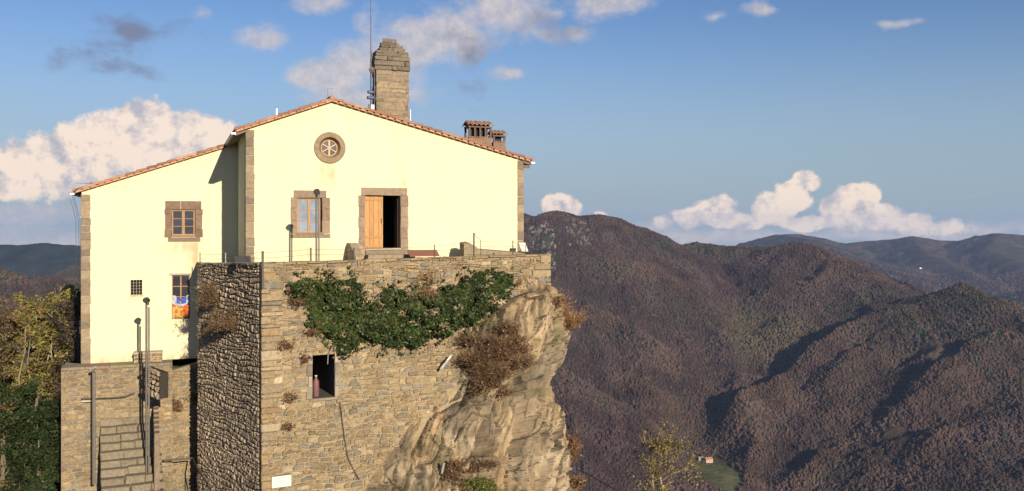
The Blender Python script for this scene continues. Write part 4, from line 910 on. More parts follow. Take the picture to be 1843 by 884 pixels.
# ------------------------------------------------------------------ antennas
def antennas():
    w = -3.2; px = 667.5; t = F.t(px, w); z = lambda y: F.z(px, y, w); zb = ztF(t) + .05; D = (.07, .07, .075)
    an = thing('antenna_mast', F.p(t, zb, w), 'tall dark antenna mast with aerials beside the stone chimney', 'antenna')
    m = MB(); m.tube([F.p(t, zb, w), F.p(t, z(105), w)], .035, D); m.tube([F.p(t, z(105), w), F.p(t, z(40), w), F.p(t - .03, z(-60), w)], .026, (.10, .10, .11), 6, .014); m.build('mast', M_METAL, an)
    m = MB(); t2 = t + .16; m.tube([F.p(t2, zb, w), F.p(t2, z(128), w)], .022, D)
    for y in (132, 158, 178): m.tube([F.p(t, z(y), w), F.p(t2, z(y), w)], .015, D)
    m.build('second_pole', M_METAL, an)
    m = MB(); n = 16; c = (t + .03, z(126)); vs = [F.p(c[0], c[1], w + .16)] + [F.p(c[0] + .125 * math.cos(2 * math.pi * k / n), c[1] + .135 * math.sin(2 * math.pi * k / n), w + .09) for k in range(n)] + [F.p(c[0] + .125 * math.cos(2 * math.pi * k / n), c[1] + .135 * math.sin(2 * math.pi * k / n), w + .02) for k in range(n)]
    m.add(vs, [(0, 1 + k, 1 + (k + 1) % n) for k in range(n)] + [(1 + k, 1 + (k + 1) % n, 1 + n + (k + 1) % n, 1 + n + k) for k in range(n)] + [tuple(1 + n + k for k in range(n))], (.16, .13, .12)); m.build('drum_antenna', M_METAL, an)
    for y, l in ((166, .24), (176, .28)): m = MB(); m.fbox(F, t - l * .6, t + l * .5, z(y + 2.4), z(y - 2.4), w - .08, w + .10, (.045, .06, .13), bev=.02); m.build('radio_box', M_METAL, an)
    m = MB()
    m.tube([F.p(t, z(110), w), F.p(t + .06, z(100), w), F.p(t + .01, z(92), w)], .03, D); m.build('aerial_clamp', M_METAL, an)
    m = MB(); a = t - .34; b = t - .03
    for (p, q) in (((a, z(146)), (a, z(160))), ((a, z(160)), (b, z(160))), ((a, z(153)), (b, z(153)))): m.tube([F.p(*p, w), F.p(*q, w)], .009, (.35, .35, .38), 5)
    m.build('loop_aerial', M_METAL, an)
    m = MB(); m.fbox(F, t - .12, t - .06, zb - .0, z(188), w - .05, w + .03, D); m.fbox(F, t - .02, t + .13, zb, z(189), w + .03, w + .13, (.75, .76, .8), bev=.01); m.build('junction_box', M_PAINT, an)
    # ridge whip
    w = -.6; t = F.t(599.5, w); z = lambda y: F.z(600, y, w); zb = gR + .15
    an = thing('whip_antenna', F.p(t, zb, w), 'thin whip antenna on the roof ridge above the round window', 'antenna')
    m = MB(); m.tube([F.p(t, zb, w), F.p(t, z(150), w), F.p(t, z(106), w)], .012, (.3, .32, .36), 6, .005); m.build('whip', M_METAL, an)
    m = MB(); t2 = F.t(590, w); m.tube([F.p(t2, zb - .1, w), F.p(t2, z(160), w), F.p(t, z(159.5), w)], .011, (.15, .15, .16), 6); m.build('bracket', M_METAL, an)
    # cables on the left corner of the wing
    cb = thing('corner_cables', G.p(-.2, aL, .1), 'loose black cables hanging down the far left corner of the lower wing', 'cable')
    for k, dx in enumerate((-.12, -.22, -.06)):
        m = MB(); pts = [G.p(.25, aL + .25, .2), G.p(-.1, aL + .15, .25), G.p(dx - .25, aL - .1, .2), G.p(dx - .1, aL - .7, .12), G.p(dx, aL - 1.2, .06), G.p(dx + .02, aL - 2.6 - k * .4, .05)]
        m.tube(pts, .008, (.06, .06, .06), 5); m.build('cable', M_METAL, cb)
    m = MB(); m.tube([G.p(.35, aL + .1, .1), G.p(.35, aL + .42, .1)], .015, D); m.tube([G.p(-.2, aL + .36, .1), G.p(.8, aL + .33, .1)], .008, D, 5); m.build('roof_aerial', M_METAL, cb); m = MB(); m.tube([G.p(-.15, aL - 1.12, 0), G.p(.02, aL - 1.05, .02)], .012, (.7, .7, .7), 5); m.build('cable_bracket', M_METAL, cb)
antennas()

# ------------------------------------------------------------------ terrace furniture
def furniture():
    STN = [(.24, .19, .125), (.26, .20, .13), (.21, .17, .12)]
    # steps with flanking block to the door
    w1 = 1.6; st = thing('door_steps', F.p(DR[0], FLOOR, 1), 'low stone steps with sloping side block below the front door', 'steps')
    m = MB(random.Random(3)); n = 3; top = DR[2] - .07
    for k in range(n):
        m.fbox(F, DR[0] - .1, DR[1] + .35, FLOOR - .05, FLOOR + (top - FLOOR) * (k + 1) / n, .05, .05 + w1 * (n - k) / n, STN[k % 3], bev=.02, jitter=.01)
    m.build('stone_steps', M_STONE, st)
    a, b = F.t(634, 1.2), F.t(641, 1.2); zt = F.z(640, 438, 1.0)
    m = MB(random.Random(4)); u0, u1 = a, a + .32; prof = [(0.05, zt), (.6, zt), (1.9, zt - .5), (1.9, FLOOR - .1), (.05, FLOOR - .1)]
    vs = [F.p(u0, z_, w_) for w_, z_ in prof] + [F.p(u1, z_, w_) for w_, z_ in prof]
    m.add(vs, [(0, 1, 2, 3, 4), (9, 8, 7, 6, 5)] + [(i, 5 + i, 5 + (i + 1) % 5, (i + 1) % 5) for i in range(5)], (.31, .24, .16))
    u2 = F.t(662, 1.2); m.add([F.p(u1 + .003, zt, .1), F.p(u2 + .3, zt - .38, .1), F.p(u2 + .3, FLOOR, .1), F.p(u1 + .003, FLOOR, .1), F.p(u1 + .003, zt, .5), F.p(u2 + .3, zt - .38, .5), F.p(u2 + .3, FLOOR, .5), F.p(u1 + .003, FLOOR, .5)],
                              [(0, 1, 2, 3), (7, 6, 5, 4), (0, 4, 5, 1), (1, 5, 6, 2)], (.30, .23, .16)); m.build('side_block', M_STONE, st)
    # ramped stone parapet at right
    rp = thing('stone_parapet', F.p(F.t(845, 1.5), FLOOR, 1.5), 'sloping stone parapet block near the right end of the terrace', 'parapet')
    m = MB(random.Random(4)); A = [(835, 459, 436.5), (845, 459, 435), (857, 459, 442), (863, 459, 447.5), (905, 459, 451), (945, 458, 454.5)]
    for (x0, _, y0), (x1, _, y1) in zip(A, A[1:]):
        u0, u1 = F.t(x0, 1.5), F.t(x1, 1.5); z0, z1 = F.z(x0, y0, 1.5), F.z(x1, y1, 1.5)
        m.hexa([F.p(u0, FLOOR, .9), F.p(u1, FLOOR, .9), F.p(u1, z1, .9), F.p(u0, z0, .9), F.p(u0, FLOOR, 1.5), F.p(u1, FLOOR, 1.5), F.p(u1, z1 - .05, 1.5), F.p(u0, z0 - .05, 1.5)], STN[0])
    m.build('parapet_stone', M_STONE, rp)
    # information boards
    def board(px, py, w, wd, dp, tilt, col, legc, label, fr=F, edge=None):
        t = fr.t(px, w); zb = FLOOR; z = fr.z(px, py, w); th = thing('information_board', fr.p(t, zb, w), label, 'information board', 'slanted boards on the terrace')
        m = MB(); cz = z; c, s = math.cos(tilt) * dp / 2, math.sin(tilt) * dp / 2
        m.hexa([fr.p(t - wd / 2, cz - s - .03, w + c), fr.p(t + wd / 2, cz - s - .03, w + c), fr.p(t + wd / 2, cz - s, w + c), fr.p(t - wd / 2, cz - s, w + c), fr.p(t - wd / 2, cz + s - .03, w - c), fr.p(t + wd / 2, cz + s - .03, w - c), fr.p(t + wd / 2, cz + s, w - c), fr.p(t - wd / 2, cz + s, w - c)], col)
        m.build('panel', M_PAINT, th)
        for sg in (-1, 1): q = MB(); q.tube([fr.p(t + sg * wd * .38, zb, w), fr.p(t + sg * wd * .38, cz - .04, w)], .03, legc, 6); q.build('leg', M_METAL, th)
        return th
    board(762, 455, 1.7, 1.22, .5, .45, (.20, .075, .055), (.12, .07, .05), 'brown slanted board on the terrace edge right of the door')
    board(437, 466.5, 2.5, .55, .4, .6, (.06, .055, .055), (.08, .07, .07), 'small dark slanted board at the left corner of the terrace')
    board(942, 444, 1.0, .3, .5, .75, (.62, .58, .52), (.72, .70, .66), 'small pale slanted board on white legs beside the right corner of the house')
    # wire fence
    fe = thing('wire_fence', T.p(0, ztT(0), -.2), 'low wire fence on dark posts along the terrace edge', 'fence')
    posts = []
    def post(fr, px, ytop, w, rad=.03, low=None, col=(.10, .085, .07)):
        t = fr.t(px, w); zb = low if low is not None else (ztT(t) if fr is T else ztL(t)) - .05; z = fr.z(px, ytop, w); m = MB(); m.tube([fr.p(t, zb, w), fr.p(t, z, w)], rad, col, 6)
        m.build('post', M_METAL, fe); p = Vector(fr.p(t, z, w)); posts.append(p); return p
    P0 = post(L, 360, 455, -.2, .02); P1 = post(L, 406, 455, -.2, .02, col=(.35, .33, .3)); P2 = post(T, 472.8, 452, .09, .042, low=T.z(472, 520)); P3 = post(T, 559.5, 446, -.2, .03); P4 = post(T, 637, 446, -.2, .03)
    P5 = post(T, 782, 440.5, -.25, .022); P6 = post(T, 853, 419, -.3, .035); P6b = post(T, 865, 432, -.3, .014); P7 = post(T, 923, 433, -.25, .022); P8 = post(T, 946, 441, -.25, .014)
    m = MB()
    seq = [P0, P1, P2, P3, P4]
    for a, b in list(zip(seq, seq[1:])) + [(P4, P5), (P5, P6b), (P6b, P7), (P7, P8)]:
        for d in (.05, .24): 
            q = [a + (b - a) * f - Vector((0, 0, d + .02 * math.sin(math.pi * f))) for f in (0, .33, .66, 1)]; m.tube(q, .006, (.22, .18, .14), 4)
    m.tube([P6 - Vector((0, 0, .05)), P6b], .01, (.2, .2, .2), 4); m.build('wire', M_METAL, fe)
    # lamp posts
    def lamp(pos, h, label, head=True, twin=.05, r=.035, dirx=(-1, 0)):
        th = thing('lamp_post', pos, label, 'lamp post', 'grey twin-tube lamp posts'); x, y, z = pos
        m = MB(); m.tube([(x - twin, y, z), (x - twin, y, z + h)], r, (.12, .105, .09), 8); m.build('pole', M_METAL, th)
        m = MB(); m.tube([(x + twin * .8, y, z), (x + twin * .8, y, z + h * .96)], r * .8, (.16, .14, .12), 8); m.build('conduit', M_METAL, th)
        if head:
            m = MB(); m.tube([(x - .01, y + .05, z + h - .03), (x - .0, y - .10, z + h + .03), (x + .0, y - .24, z + h + .0)], .085, (.07, .06, .055), 12, .11)
            m.tube([(x, y, z + h - .2), (x, y, z + h + .0)], .06, (.1, .085, .07), 8); m.build('lamp_head', M_METAL, th)
        return th
    w = -.28; t = T.t(572, w); zt = T.z(572, 346, w); zb = ztT(t) - .05; lamp(T.p(t, zb, w), zt - zb, 'lamp post with dark round head in front of the main window', r=.035)
    d = 35.3; p = ray(266, 860, d); lamp(p, ray(266, 540, d).z - p.z, 'tall lamp post beside the stairs in front of the small barred window', r=.045, twin=.055)
    d = 35.8; p = ray(169, 872, d); lamp(p, ray(169, 663, d).z - p.z, 'lamp post with slanted top left of the stairs', r=.05, twin=.03, head=False)
    m = MB(); q = ray(169, 663, d); th = [o for o in bpy.data.objects if o.get('label', '').startswith('lamp post with slanted')][0]
    m.tube([q + Vector((-.14, 0, -.04)), q + Vector((.10, -.05, .06))], .06, (.42, .38, .33), 8); m.build('lamp_head', M_METAL, th)
furniture()

# ------------------------------------------------------------------ retaining wall, stairs below the wing
def lower_left():
    W = Fr(G.p(0, 0, 1.0)[:2], U); tl = W.t(110); th_ = W.t(310); te = W.t(357); zb = -14
    rw = thing('retaining_wall', W.p((tl + th_) / 2, zb, -.5), 'stone retaining wall with a ledge under the lower wing', 'stone wall')
    zc = PATH; m = MB(); mc = mortar_col((.25, .20, .13), 4)
    grid_panel(m, W, tl, th_, zb, zc, step=.3, colf=mc)
    m.add([W.p(tl, zc), W.p(th_, zc), W.p(th_, zc, -1.0), W.p(W.t(145), zc, -1.0), W.p(tl, zc, -1.6)], [(0, 1, 2, 3, 4)], (.33, .28, .19))
    LSd = Fr(W.p(tl, 0, -3)[:2], W.n); grid_panel(m, LSd, 0, 3, zb, zc, step=.4, colf=mc)
    m.build('mortar_core', M_STONE, rw)
    s = MB(random.Random(2)); ps = [(.24, .18, .11), (.26, .195, .12), (.21, .17, .115), (.29, .21, .12), (.19, .165, .13), (.27, .20, .12)]
    rubble(s, W, tl, th_, -12.2, zc - .08, seed=51, hh=(.07, .19), ww=(.14, .55), relief=.018, rel_j=.04, gap=.008, wav=.08, tilt=.04, pal=ps); s.build('masonry', M_STONE, rw)
    c = MB(random.Random(6)); t = tl; r = random.Random(5)
    while t < th_ - .05:
        l = min(r.uniform(.5, 1.1), th_ - t); c.fbox(W, t + .006, t + l - .006, zc - .10, zc + .02, -.9, .07, [v * r.uniform(.9, 1.1) for v in (.21, .175, .125)], bev=.015, jitter=.008); t += l
    c.build('coping', M_STONE, rw)
    # low pedestal on the ledge
    pd = thing('stone_pedestal', W.p(W.t(266, .0), zc, -.3), 'low stone plinth on the ledge behind the tall lamp post', 'plinth'); s = MB(random.Random(4))
    u0, u1 = W.t(241, -.3), W.t(292, -.3); z1 = W.z(266, 634, -.3)
    s.fbox(W, u0, u1, zc + .02, z1 - .08, -.75, -.33, (.36, .28, .18)); rubble(s, W, u0, u1, zc + .02, z1 - .08, w=-.33, seed=5, hh=(.1, .16), ww=(.2, .45)); s.fbox(W, u0 - .03, u1 + .02, z1 - .078, z1, -.8, -.27, (.36, .29, .2), bev=.02, jitter=.01); s.build('plinth_stone', M_STONE, pd)
    # right side wall
    V = Fr(G.p(0, 0, .45)[:2], U); a = V.t(279); b = V.t(368)
    def zt(t):
        z0 = V.z(300, 668); z1 = V.z(357, 650); f = (t - V.t(310)) / (b - V.t(310)); return z0 + (z1 - z0) * max(0, f)
    sw = thing('stair_side_wall', V.p((a + b) / 2, zb, -.3), 'stone wall with sloping top between the stairs and the dark terrace flank', 'stone wall')
    m = MB(); grid_panel(m, V, a, b, zb, V.z(357, 645), step=.25, ztop=zt, colf=mc)
    m.add([V.p(a, zt(a)), V.p(V.t(310), zt(a)), V.p(V.t(310), zt(a), -.42), V.p(a, zt(a), -.42)], [(0, 1, 2, 3)], (.3, .24, .16)); m.add([V.p(V.t(310), zt(a)), V.p(b, zt(b)), V.p(b, zt(b), -.42), V.p(V.t(310), zt(a), -.42)], [(0, 1, 2, 3)], (.3, .24, .16)); m.build('mortar_core', M_STONE, sw)
    s = MB(random.Random(7)); rubble(s, V, a, b, -12, V.z(357, 645), lambda t, z: z < zt(t) - .06, seed=61, hh=(.07, .2), ww=(.12, .5), wav=.09, tilt=.05, gap=.008, pal=[(.24, .18, .11), (.27, .20, .115), (.21, .17, .115), (.29, .21, .12), (.18, .165, .13)]); s.build('masonry', M_STONE, sw)
    # cheek wall beside the stairs with a big dark block on top
    ax = Vector((-.415, 1.0)).normalized(); K = Fr(ray(280, 800, 38.2).to_2d() - ax * 0, -ax)   # runs towards the camera
    ck = thing('stair_cheek_wall', K.p(2, -11, 0), 'narrow dark stone cheek wall with a block on top beside the stairs', 'stone wall')
    s = MB(random.Random(3)); ztp = K.z(280, 716) if False else -7.6; n = 8
    for k in range(n):
        t0, t1 = 3.9 * k / n, 3.9 * (k + 1) / n; zz = ztp - .16 * k * .55; s.fbox(K, t0 + .004, t1 - .004, -13, zz, -.10, .10, [v * random.Random(k).uniform(.8, 1.1) for v in (.22, .17, .12)], bev=.02, jitter=.01)
    s.build('cheek', M_STONE, ck)
    s = MB(random.Random(4)); p1 = ray(258.5, 690, 36.6); p2 = ray(287, 690, 35.2); Q = Fr(p1.to_2d(), (p2 - p1).to_2d()); lq = (p2 - p1).to_2d().length; zq0, zq1 = -7.0, Q.z(270, 664)
    s.fbox(Q, 0, lq, zq0, zq1 - .03, -.35, 0, (.04, .034, .028)); rubble(s, Q, 0, lq, zq0, zq1 + .02, seed=9, hh=(.14, .26), ww=(.15, .45), relief=.05, rel_j=.08, pal=PAL_DARK, tilt=.15, wav=.06); s.build('top_block', M_STONE, ck)
    # stairs
    ax2 = Vector((-.475, 1.0)).normalized(); S = Fr(ray(180, 700, 37.0).to_2d(), Vector((ax2.y, -ax2.x))); st = thing('stone_stairs', S.p(1, -12, 1), 'worn stone stairs climbing to the ledge between the lamp posts', 'stairs')
    s = MB(random.Random(9)); n = 15; top = -7.95; wd = 2.25; r = random.Random(7)
    for k in range(n):
        z1 = top - .25 * k; w0 = .40 * k - .6; x = 0.0
        while x < wd - .05:
            l = min(r.uniform(.5, 1.1), wd - x); c = [v * q_ for q_ in (r.uniform(.9, 1.08),) for v in (.20, .165, .115)]
            s.fbox(S, x + .004, x + l - .004, z1 - .6, z1 + r.uniform(-.012, .012), w0 - .05, w0 + .42 + r.uniform(-.02, .03), c, bev=.04, jitter=.024); x += l
    s.build('steps', M_STONE, st)
    # handrails
    def rail(pts, label, r_=.028, c=(.06, .055, .05), posts=()):
        h = thing('handrail', pts[0], label, 'handrail', 'metal handrails by the stairs'); m = MB(); m.tube(pts, r_, c, 8); m.build('rail', M_METAL, h)
        for p in posts: m = MB(); m.tube([p, p - Vector((0, 0, .8))], .02, c, 6); m.build('baluster', M_METAL, h)
    rail([ray(146, 723, 36.6), ray(146, 718, 36.6), ray(200, 716.5, 36.9), ray(225, 714, 37.1), ray(243, 707, 37.3)], 'thin dark handrail on the wall left of the stairs')
    rail([ray(281, 829, 36.9), ray(320, 827.5, 37.1), ray(347, 824.5, 37.3)], 'short straight dark rail on the wall right of the stairs')
    rail([ray(347, 824.5, 37.3), ray(356, 845, 35.5), ray(384, 890, 33.5), ray(400, 930, 32)], 'dark handrail sloping down along the foot of the terrace flank', posts=(ray(356, 845, 35.5),))
    # drain pipe spout
    sp = thing('drain_spout', ray(148, 722, 36.7), 'short pale pipe end under the left handrail', 'pipe'); m = MB(); m.tube([ray(146, 723, 36.6), ray(163, 722, 36.6)], .035, (.62, .55, .45), 8); m.build('pipe', M_METAL, sp)
lower_left()

# ------------------------------------------------------------------ small things
def small_things():
    # laundry in the low window
    u0, u1, z0, z1 = W4; ld = thing('hanging_cloth', G.p(u0, z0, .0), 'orange and yellow patterned cloth hanging in the tall narrow window', 'cloth', None)
    m = MB(random.Random(5)); nx, nz = 16, 14; vs = []; cols = []
    a0, a1 = u0 + .03, u1 - .03; b0, b1 = z0 + .03, z0 + (z1 - z0) * .42
    for i in range(nx + 1):
        for j in range(nz + 1): f = i / nx; vs.append(G.p(a0 + (a1 - a0) * f, b0 + (b1 - b0) * j / nz, -.02 + .02 * math.sin(f * 22 + j * .3)))
    b = len(m.V); m.V += vs
    for i in range(nx):
        for j in range(nz):
            q = mnoise.noise(Vector((i * .45, j * .35, 3))); c = (.42, .10, .03) if i > 10 or q < -.1 else ((.46, .29, .06) if q < .3 else (.36, .31, .22))
            m.F.append((i * (nz + 1) + j, (i + 1) * (nz + 1) + j, (i + 1) * (nz + 1) + j + 1, i * (nz + 1) + j + 1)); m.C.append(c)
    m.build('fabric', M_CLOTH, ld, True)
    l2 = thing('hanging_cloth', G.p(u0, b1, .03), 'blue and white cloth bunched over the orange one in the tall narrow window', 'cloth', None); m = MB(random.Random(5)); nz = 8; top = b1 + .22
    for i in range(nx + 1):
        for j in range(nz + 1): f = i / nx; m.V.append(G.p(a0 - .02 + (a1 - a0 + .04) * f, b1 - .14 - .1 * math.sin(f * 3.1) + (top - b1 + .14 + .05 * math.sin(f * 9)) * j / nz, .01 + .03 * math.sin(f * 15 + j)))
    for i in range(nx):
        for j in range(nz):
            c = (.05, .09, .33) if 3 < i < 13 and j > 1 else (.36, .39, .45); m.F.append((i * (nz + 1) + j, (i + 1) * (nz + 1) + j, (i + 1) * (nz + 1) + j + 1, i * (nz + 1) + j + 1)); m.C.append(c)
    m.build('fabric', M_CLOTH, l2, True)
    # cables on the big wall
    cb = thing('wall_cable', T.p(T.t(610), T.z(610, 720), .1), 'thin dark cable hanging down the stone wall below its window', 'cable')
    m = MB(); m.tube([T.p(T.t(x), T.z(x, y), .12) for x, y in ((610, 722), (614, 750), (619, 790), (624, 820), (634, 842), (645, 862))], .014, (.06, .05, .045), 5); m.build('cable', M_METAL, cb)
    m = MB(); m.tube([T.p(T.t(x), T.z(x, y), .12) for x, y in ((590, 636), (593, 628), (604, 615), (608, 600))], .018, (.16, .13, .1), 5); m.tube([T.p(T.t(x), T.z(x, y), .05) for x, y in ((590, 636), (589, 655))], .018, (.3, .28, .25), 5); m.build('cable', M_METAL, cb)
    # drain pipes on the rock
    p = near_cliff(812, 642, .25); q = near_cliff(795, 664, .25)
    dp = thing('drain_pipe', q, 'pale grey drain pipe poking out of the rock below the ivy', 'pipe'); m = MB(); m.tube([ray(812, 640, min(p.y, q.y) - .15), ray(803, 652, min(p.y, q.y) - .25), ray(793, 665, min(p.y, q.y) - .3)], .06, (.40, .38, .35), 8); m.build('pipe', M_METAL, dp)
    p = near_cliff(797, 840, .25)
    pass
    dp = thing('drain_pipe', p, 'short pale drain pipe low on the rock near the bottom edge', 'pipe'); m = MB(); m.tube([ray(799, 833, p.y - .1), ray(795, 853, p.y - .1)], .05, (.36, .33, .29), 8); m.build('pipe', M_METAL, dp)
    # white flask caught in the ivy
    # railing bottom right
    d0 = 37.0; pts = [ray(1043, 846, d0), ray(1062, 856, d0 - .4), ray(1090, 871, d0 - 1), ray(1118, 888, d0 - 1.6), ray(1150, 905, d0 - 2.2)]
    rl = thing('metal_railing', pts[0] - Vector((0, 0, 1.2)), 'dark metal railing running down from the foot of the rock', 'railing')
    m = MB(); m.tube(pts, .022, (.05, .045, .05), 6); m.tube([q - Vector((0, 0, 1.0)) for q in pts], .02, (.05, .045, .05), 6); m.build('rail', M_METAL, rl)
    for q in pts[1:]: m = MB(); m.tube([q + Vector((0, 0, .06)), q - Vector((0, 0, 1.25))], .028, (.05, .045, .05), 6); m.build('post', M_METAL, rl)
    m = MB()
    for a, b in zip(pts, pts[1:]):
        for k in range(14): f = (k + .5) / 14; q = a + (b - a) * f; m.tube([q, q - Vector((0, 0, 1.0))], .005, (.09, .08, .08), 4)
    m.build('mesh_infill', M_METAL, rl)
    # small ledge of ground under the railing
    # farmhouse in the valley, far house
    def farm(px, py, d, w, dp, h, rot, wallc, roofc, label, out=True):
        x = (px - CX) / FPX * d; z = float(H(np.array([x]), np.array([d]))[0]); fr = Fr((x - w / 2, d), (math.cos(rot), math.sin(rot)))
        th = thing('farmhouse', (x, d, z), label, 'farmhouse', 'distant houses in the valley'); m = MB(); z0 = z - 6
        m.fbox(fr, 0, w, z0, z + h, -dp, 0, wallc)
        for t in (0.0, w): m.add([fr.p(t, z + h, 0), fr.p(t, z + h, -dp), fr.p(t, z + h * 1.45, -dp / 2)], [(0, 1, 2)], wallc)
        m.build('wall', M_PLASTER, th); m = MB()
        for a, b in (((.8), (-dp / 2)), ((-dp - .8), (-dp / 2))):
            m.hexa([fr.p(-.6, z + h - .3, a), fr.p(w + .6, z + h - .3, a), fr.p(w + .6, z + h * 1.45 + .05, b), fr.p(-.6, z + h * 1.45 + .05, b), fr.p(-.6, z + h, a), fr.p(w + .6, z + h, a), fr.p(w + .6, z + h * 1.45 + .4, b), fr.p(-.6, z + h * 1.45 + .4, b)], roofc)
        m.build('roof', M_TILE, th)
        for k in range(3):
            m = MB(); m.fbox(fr, w * (.2 + .28 * k) - .6, w * (.2 + .28 * k) + .6, z + h * .45, z + h * .72, -.1, .06, (.05, .045, .04)); m.build('window', M_GLASS, th)
    zz = lambda px, d: HY - float(H(np.array([(px - CX) / FPX * d]), np.array([float(d)]))[0]) / d * FPX
    def find(px, py, lo, hi):
        D = np.linspace(lo, hi, 600); z = H((px - CX) / FPX * D, D); s = HY - z / D * FPX; i = np.argmin(np.abs(s - py)); return float(D[i]), float(s[i])
    d, s_ = find(1278, 834, 1900, 2150); print('farm depth', d, s_)
    farm(1278, 0, d, 18, 11, 8, .35, (.45, .33, .24), (.40, .17, .10), 'reddish stone farmhouse beside the green meadow in the valley')
    farm(1262, 0, d + 18, 11, 8, 6, -.3, (.55, .50, .44), (.30, .22, .18), 'pale low farmhouse just left of the reddish one in the valley')
    d, s_ = find(1657, 484, 5000, 9000); print('far white', d, s_); farm(1657, 0, d, 15, 10, 7, .1, (.85, .85, .85), (.7, .68, .66), 'white house on the far blue hills at the right')
small_things()

# ------------------------------------------------------------------ plants
def quads(rs, P, size, nrm=None, aspect=1.5, jn=1.0):
    """leaf quads at P (n,3); returns V,F"""
    n = len(P); a = rs.normal(size=(n, 3)) * jn
    if nrm is not None: a = a + nrm
    a /= np.linalg.norm(a, axis=1, keepdims=True) + 1e-9; b = np.cross(a, rs.normal(size=(n, 3))); b /= np.linalg.norm(b, axis=1, keepdims=True) + 1e-9; c = np.cross(a, b)
    s = (size * rs.uniform(.6, 1.3, (n, 1))); b = b * s * aspect / 2; c = c * s / 2
    V = np.stack([P - b, P + c * .9 - b * .1, P + b, P - c * .9 - b * .1], 1).reshape(-1, 3); F_ = np.arange(4 * n).reshape(n, 4); return V, F_
def in_poly(x, y, poly):
    c = np.zeros(x.shape, bool); n = len(poly)
    for i in range(n):
        x0, y0 = poly[i]; x1, y1 = poly[(i + 1) % n]
        k = ((y0 > y) != (y1 > y)) & (x < (x1 - x0) * (y - y0) / (y1 - y0 + 1e-12) + x0); c ^= k
    return c
def ivy():
    rs = np.random.RandomState(5)
    poly = [(527, 508), (560, 503), (600, 508), (640, 503), (652, 520), (668, 528), (700, 520), (740, 535), (790, 520), (822, 512), (842, 494), (880, 488), (915, 492), (928, 503), (905, 520), (918, 528), (915, 545), (890, 555), (868, 572), (850, 585), (822, 598), (780, 612), (745, 622), (712, 630), (690, 620), (668, 608), (648, 612), (640, 622), (630, 636), (608, 632), (598, 610), (575, 592), (560, 570), (545, 545), (530, 530)]
    n = 90000; x = rs.uniform(515, 940, n); y = rs.uniform(480, 645, n)
    x2 = x + 9 * fbm(x / 16, y / 16, 1., 3); y2 = y + 9 * fbm(x / 16 + 7, y / 16, 2., 3); k0 = in_poly(x2, y2, poly); fr_ = np.zeros(n, bool)
    for dx, dy in ((14, 0), (-14, 0), (0, 12), (0, -16), (10, -12), (-10, 10), (0, 22)): fr_ |= in_poly(x2 + dx, y2 + dy, poly)
    k = k0 | (fr_ & (rs.rand(n) < .13) & (fbm(x / 9, y / 9, 3., 2) > -.05))
    gap = fbm(x / 26, y / 20, 4., 4); k &= (gap > -.24) | (rs.rand(n) < .12); k &= ~((np.hypot((x - 672) / 20, (y - 548) / 26) < 1) & (rs.rand(n) < .75)); k &= rs.rand(n) < .62
    x, y, gap = x[k], y[k], gap[k]
    # thickness of the mat
    th = .10 + .55 * sstep(-.2, .5, fbm(x / 30, y / 26, 6., 3)) + .35 * np.exp(-((x - 760) / 130) ** 2 - ((y - 585) / 30) ** 2)
    P = []
    kx = (x - CX) / FPX; t = (kx * T.O.y - T.O.x) / (T.u.x - kx * T.u.y); dep = T.O.y + t * T.u.y; z = (HY - y) / FPX * dep
    # hug the rock where it bulges
    w = th * rs.uniform(.15, 1, len(x)) ** .6 + .05
    w = w + .35 * sstep(600, 560, 0 * x) * 0
    X = T.O.x + T.u.x * t + T.n.x * w; Y = T.O.y + T.u.y * t + T.n.y * w; sc = Y / dep; z = z * sc; X = kx * Y
    P = np.stack([X, Y, z], -1); V, F_ = quads(rs, P, .11 * rs.choice([.6, .8, 1.0, 1.25], (len(P), 1)), np.array([T.n.x * .7, T.n.y * .7, .5]), 1.15, .9)
    m = len(P); c = np.array([.032, .054, .015])[None] * rs.uniform(.5, 1.7, (m, 1)) * (1 + .6 * fbm(x / 22, y / 22, 8., 3))[:, None]; yl = rs.rand(m) < .16 + .25 * sstep(700, 560, x); c[yl] = np.array([.08, .095, .022]) * rs.uniform(.6, 1.2, (yl.sum(), 1))
    br = rs.rand(m) < .05; c[br] = np.array([.16, .10, .05])
    o = thing('ivy', T.p(TW / 2, -4, .2), 'dense green ivy mat hanging over the upper stone wall', 'ivy')
    np_obj('foliage', V, F_, c, M_IVY, o)
    mb = MB(random.Random(3))
    for k in range(26):
        r = mb.rng; px = r.uniform(560, 900); py = r.uniform(520, 560); pts = []
        for i in range(7): pts.append(T.p(T.t(px), T.z(px, py), .09)); px += r.uniform(-9, 9); py += r.uniform(4, 11)
        mb.tube(pts, .014, (.13, .10, .07), 5)
    mb.tube([T.p(T.t(a), T.z(a, b), .10) for a, b in ((640, 560), (618, 590), (606, 612), (600, 632))], .03, (.2, .16, .12), 6); mb.build('stems', M_BARK, o)
ivy()
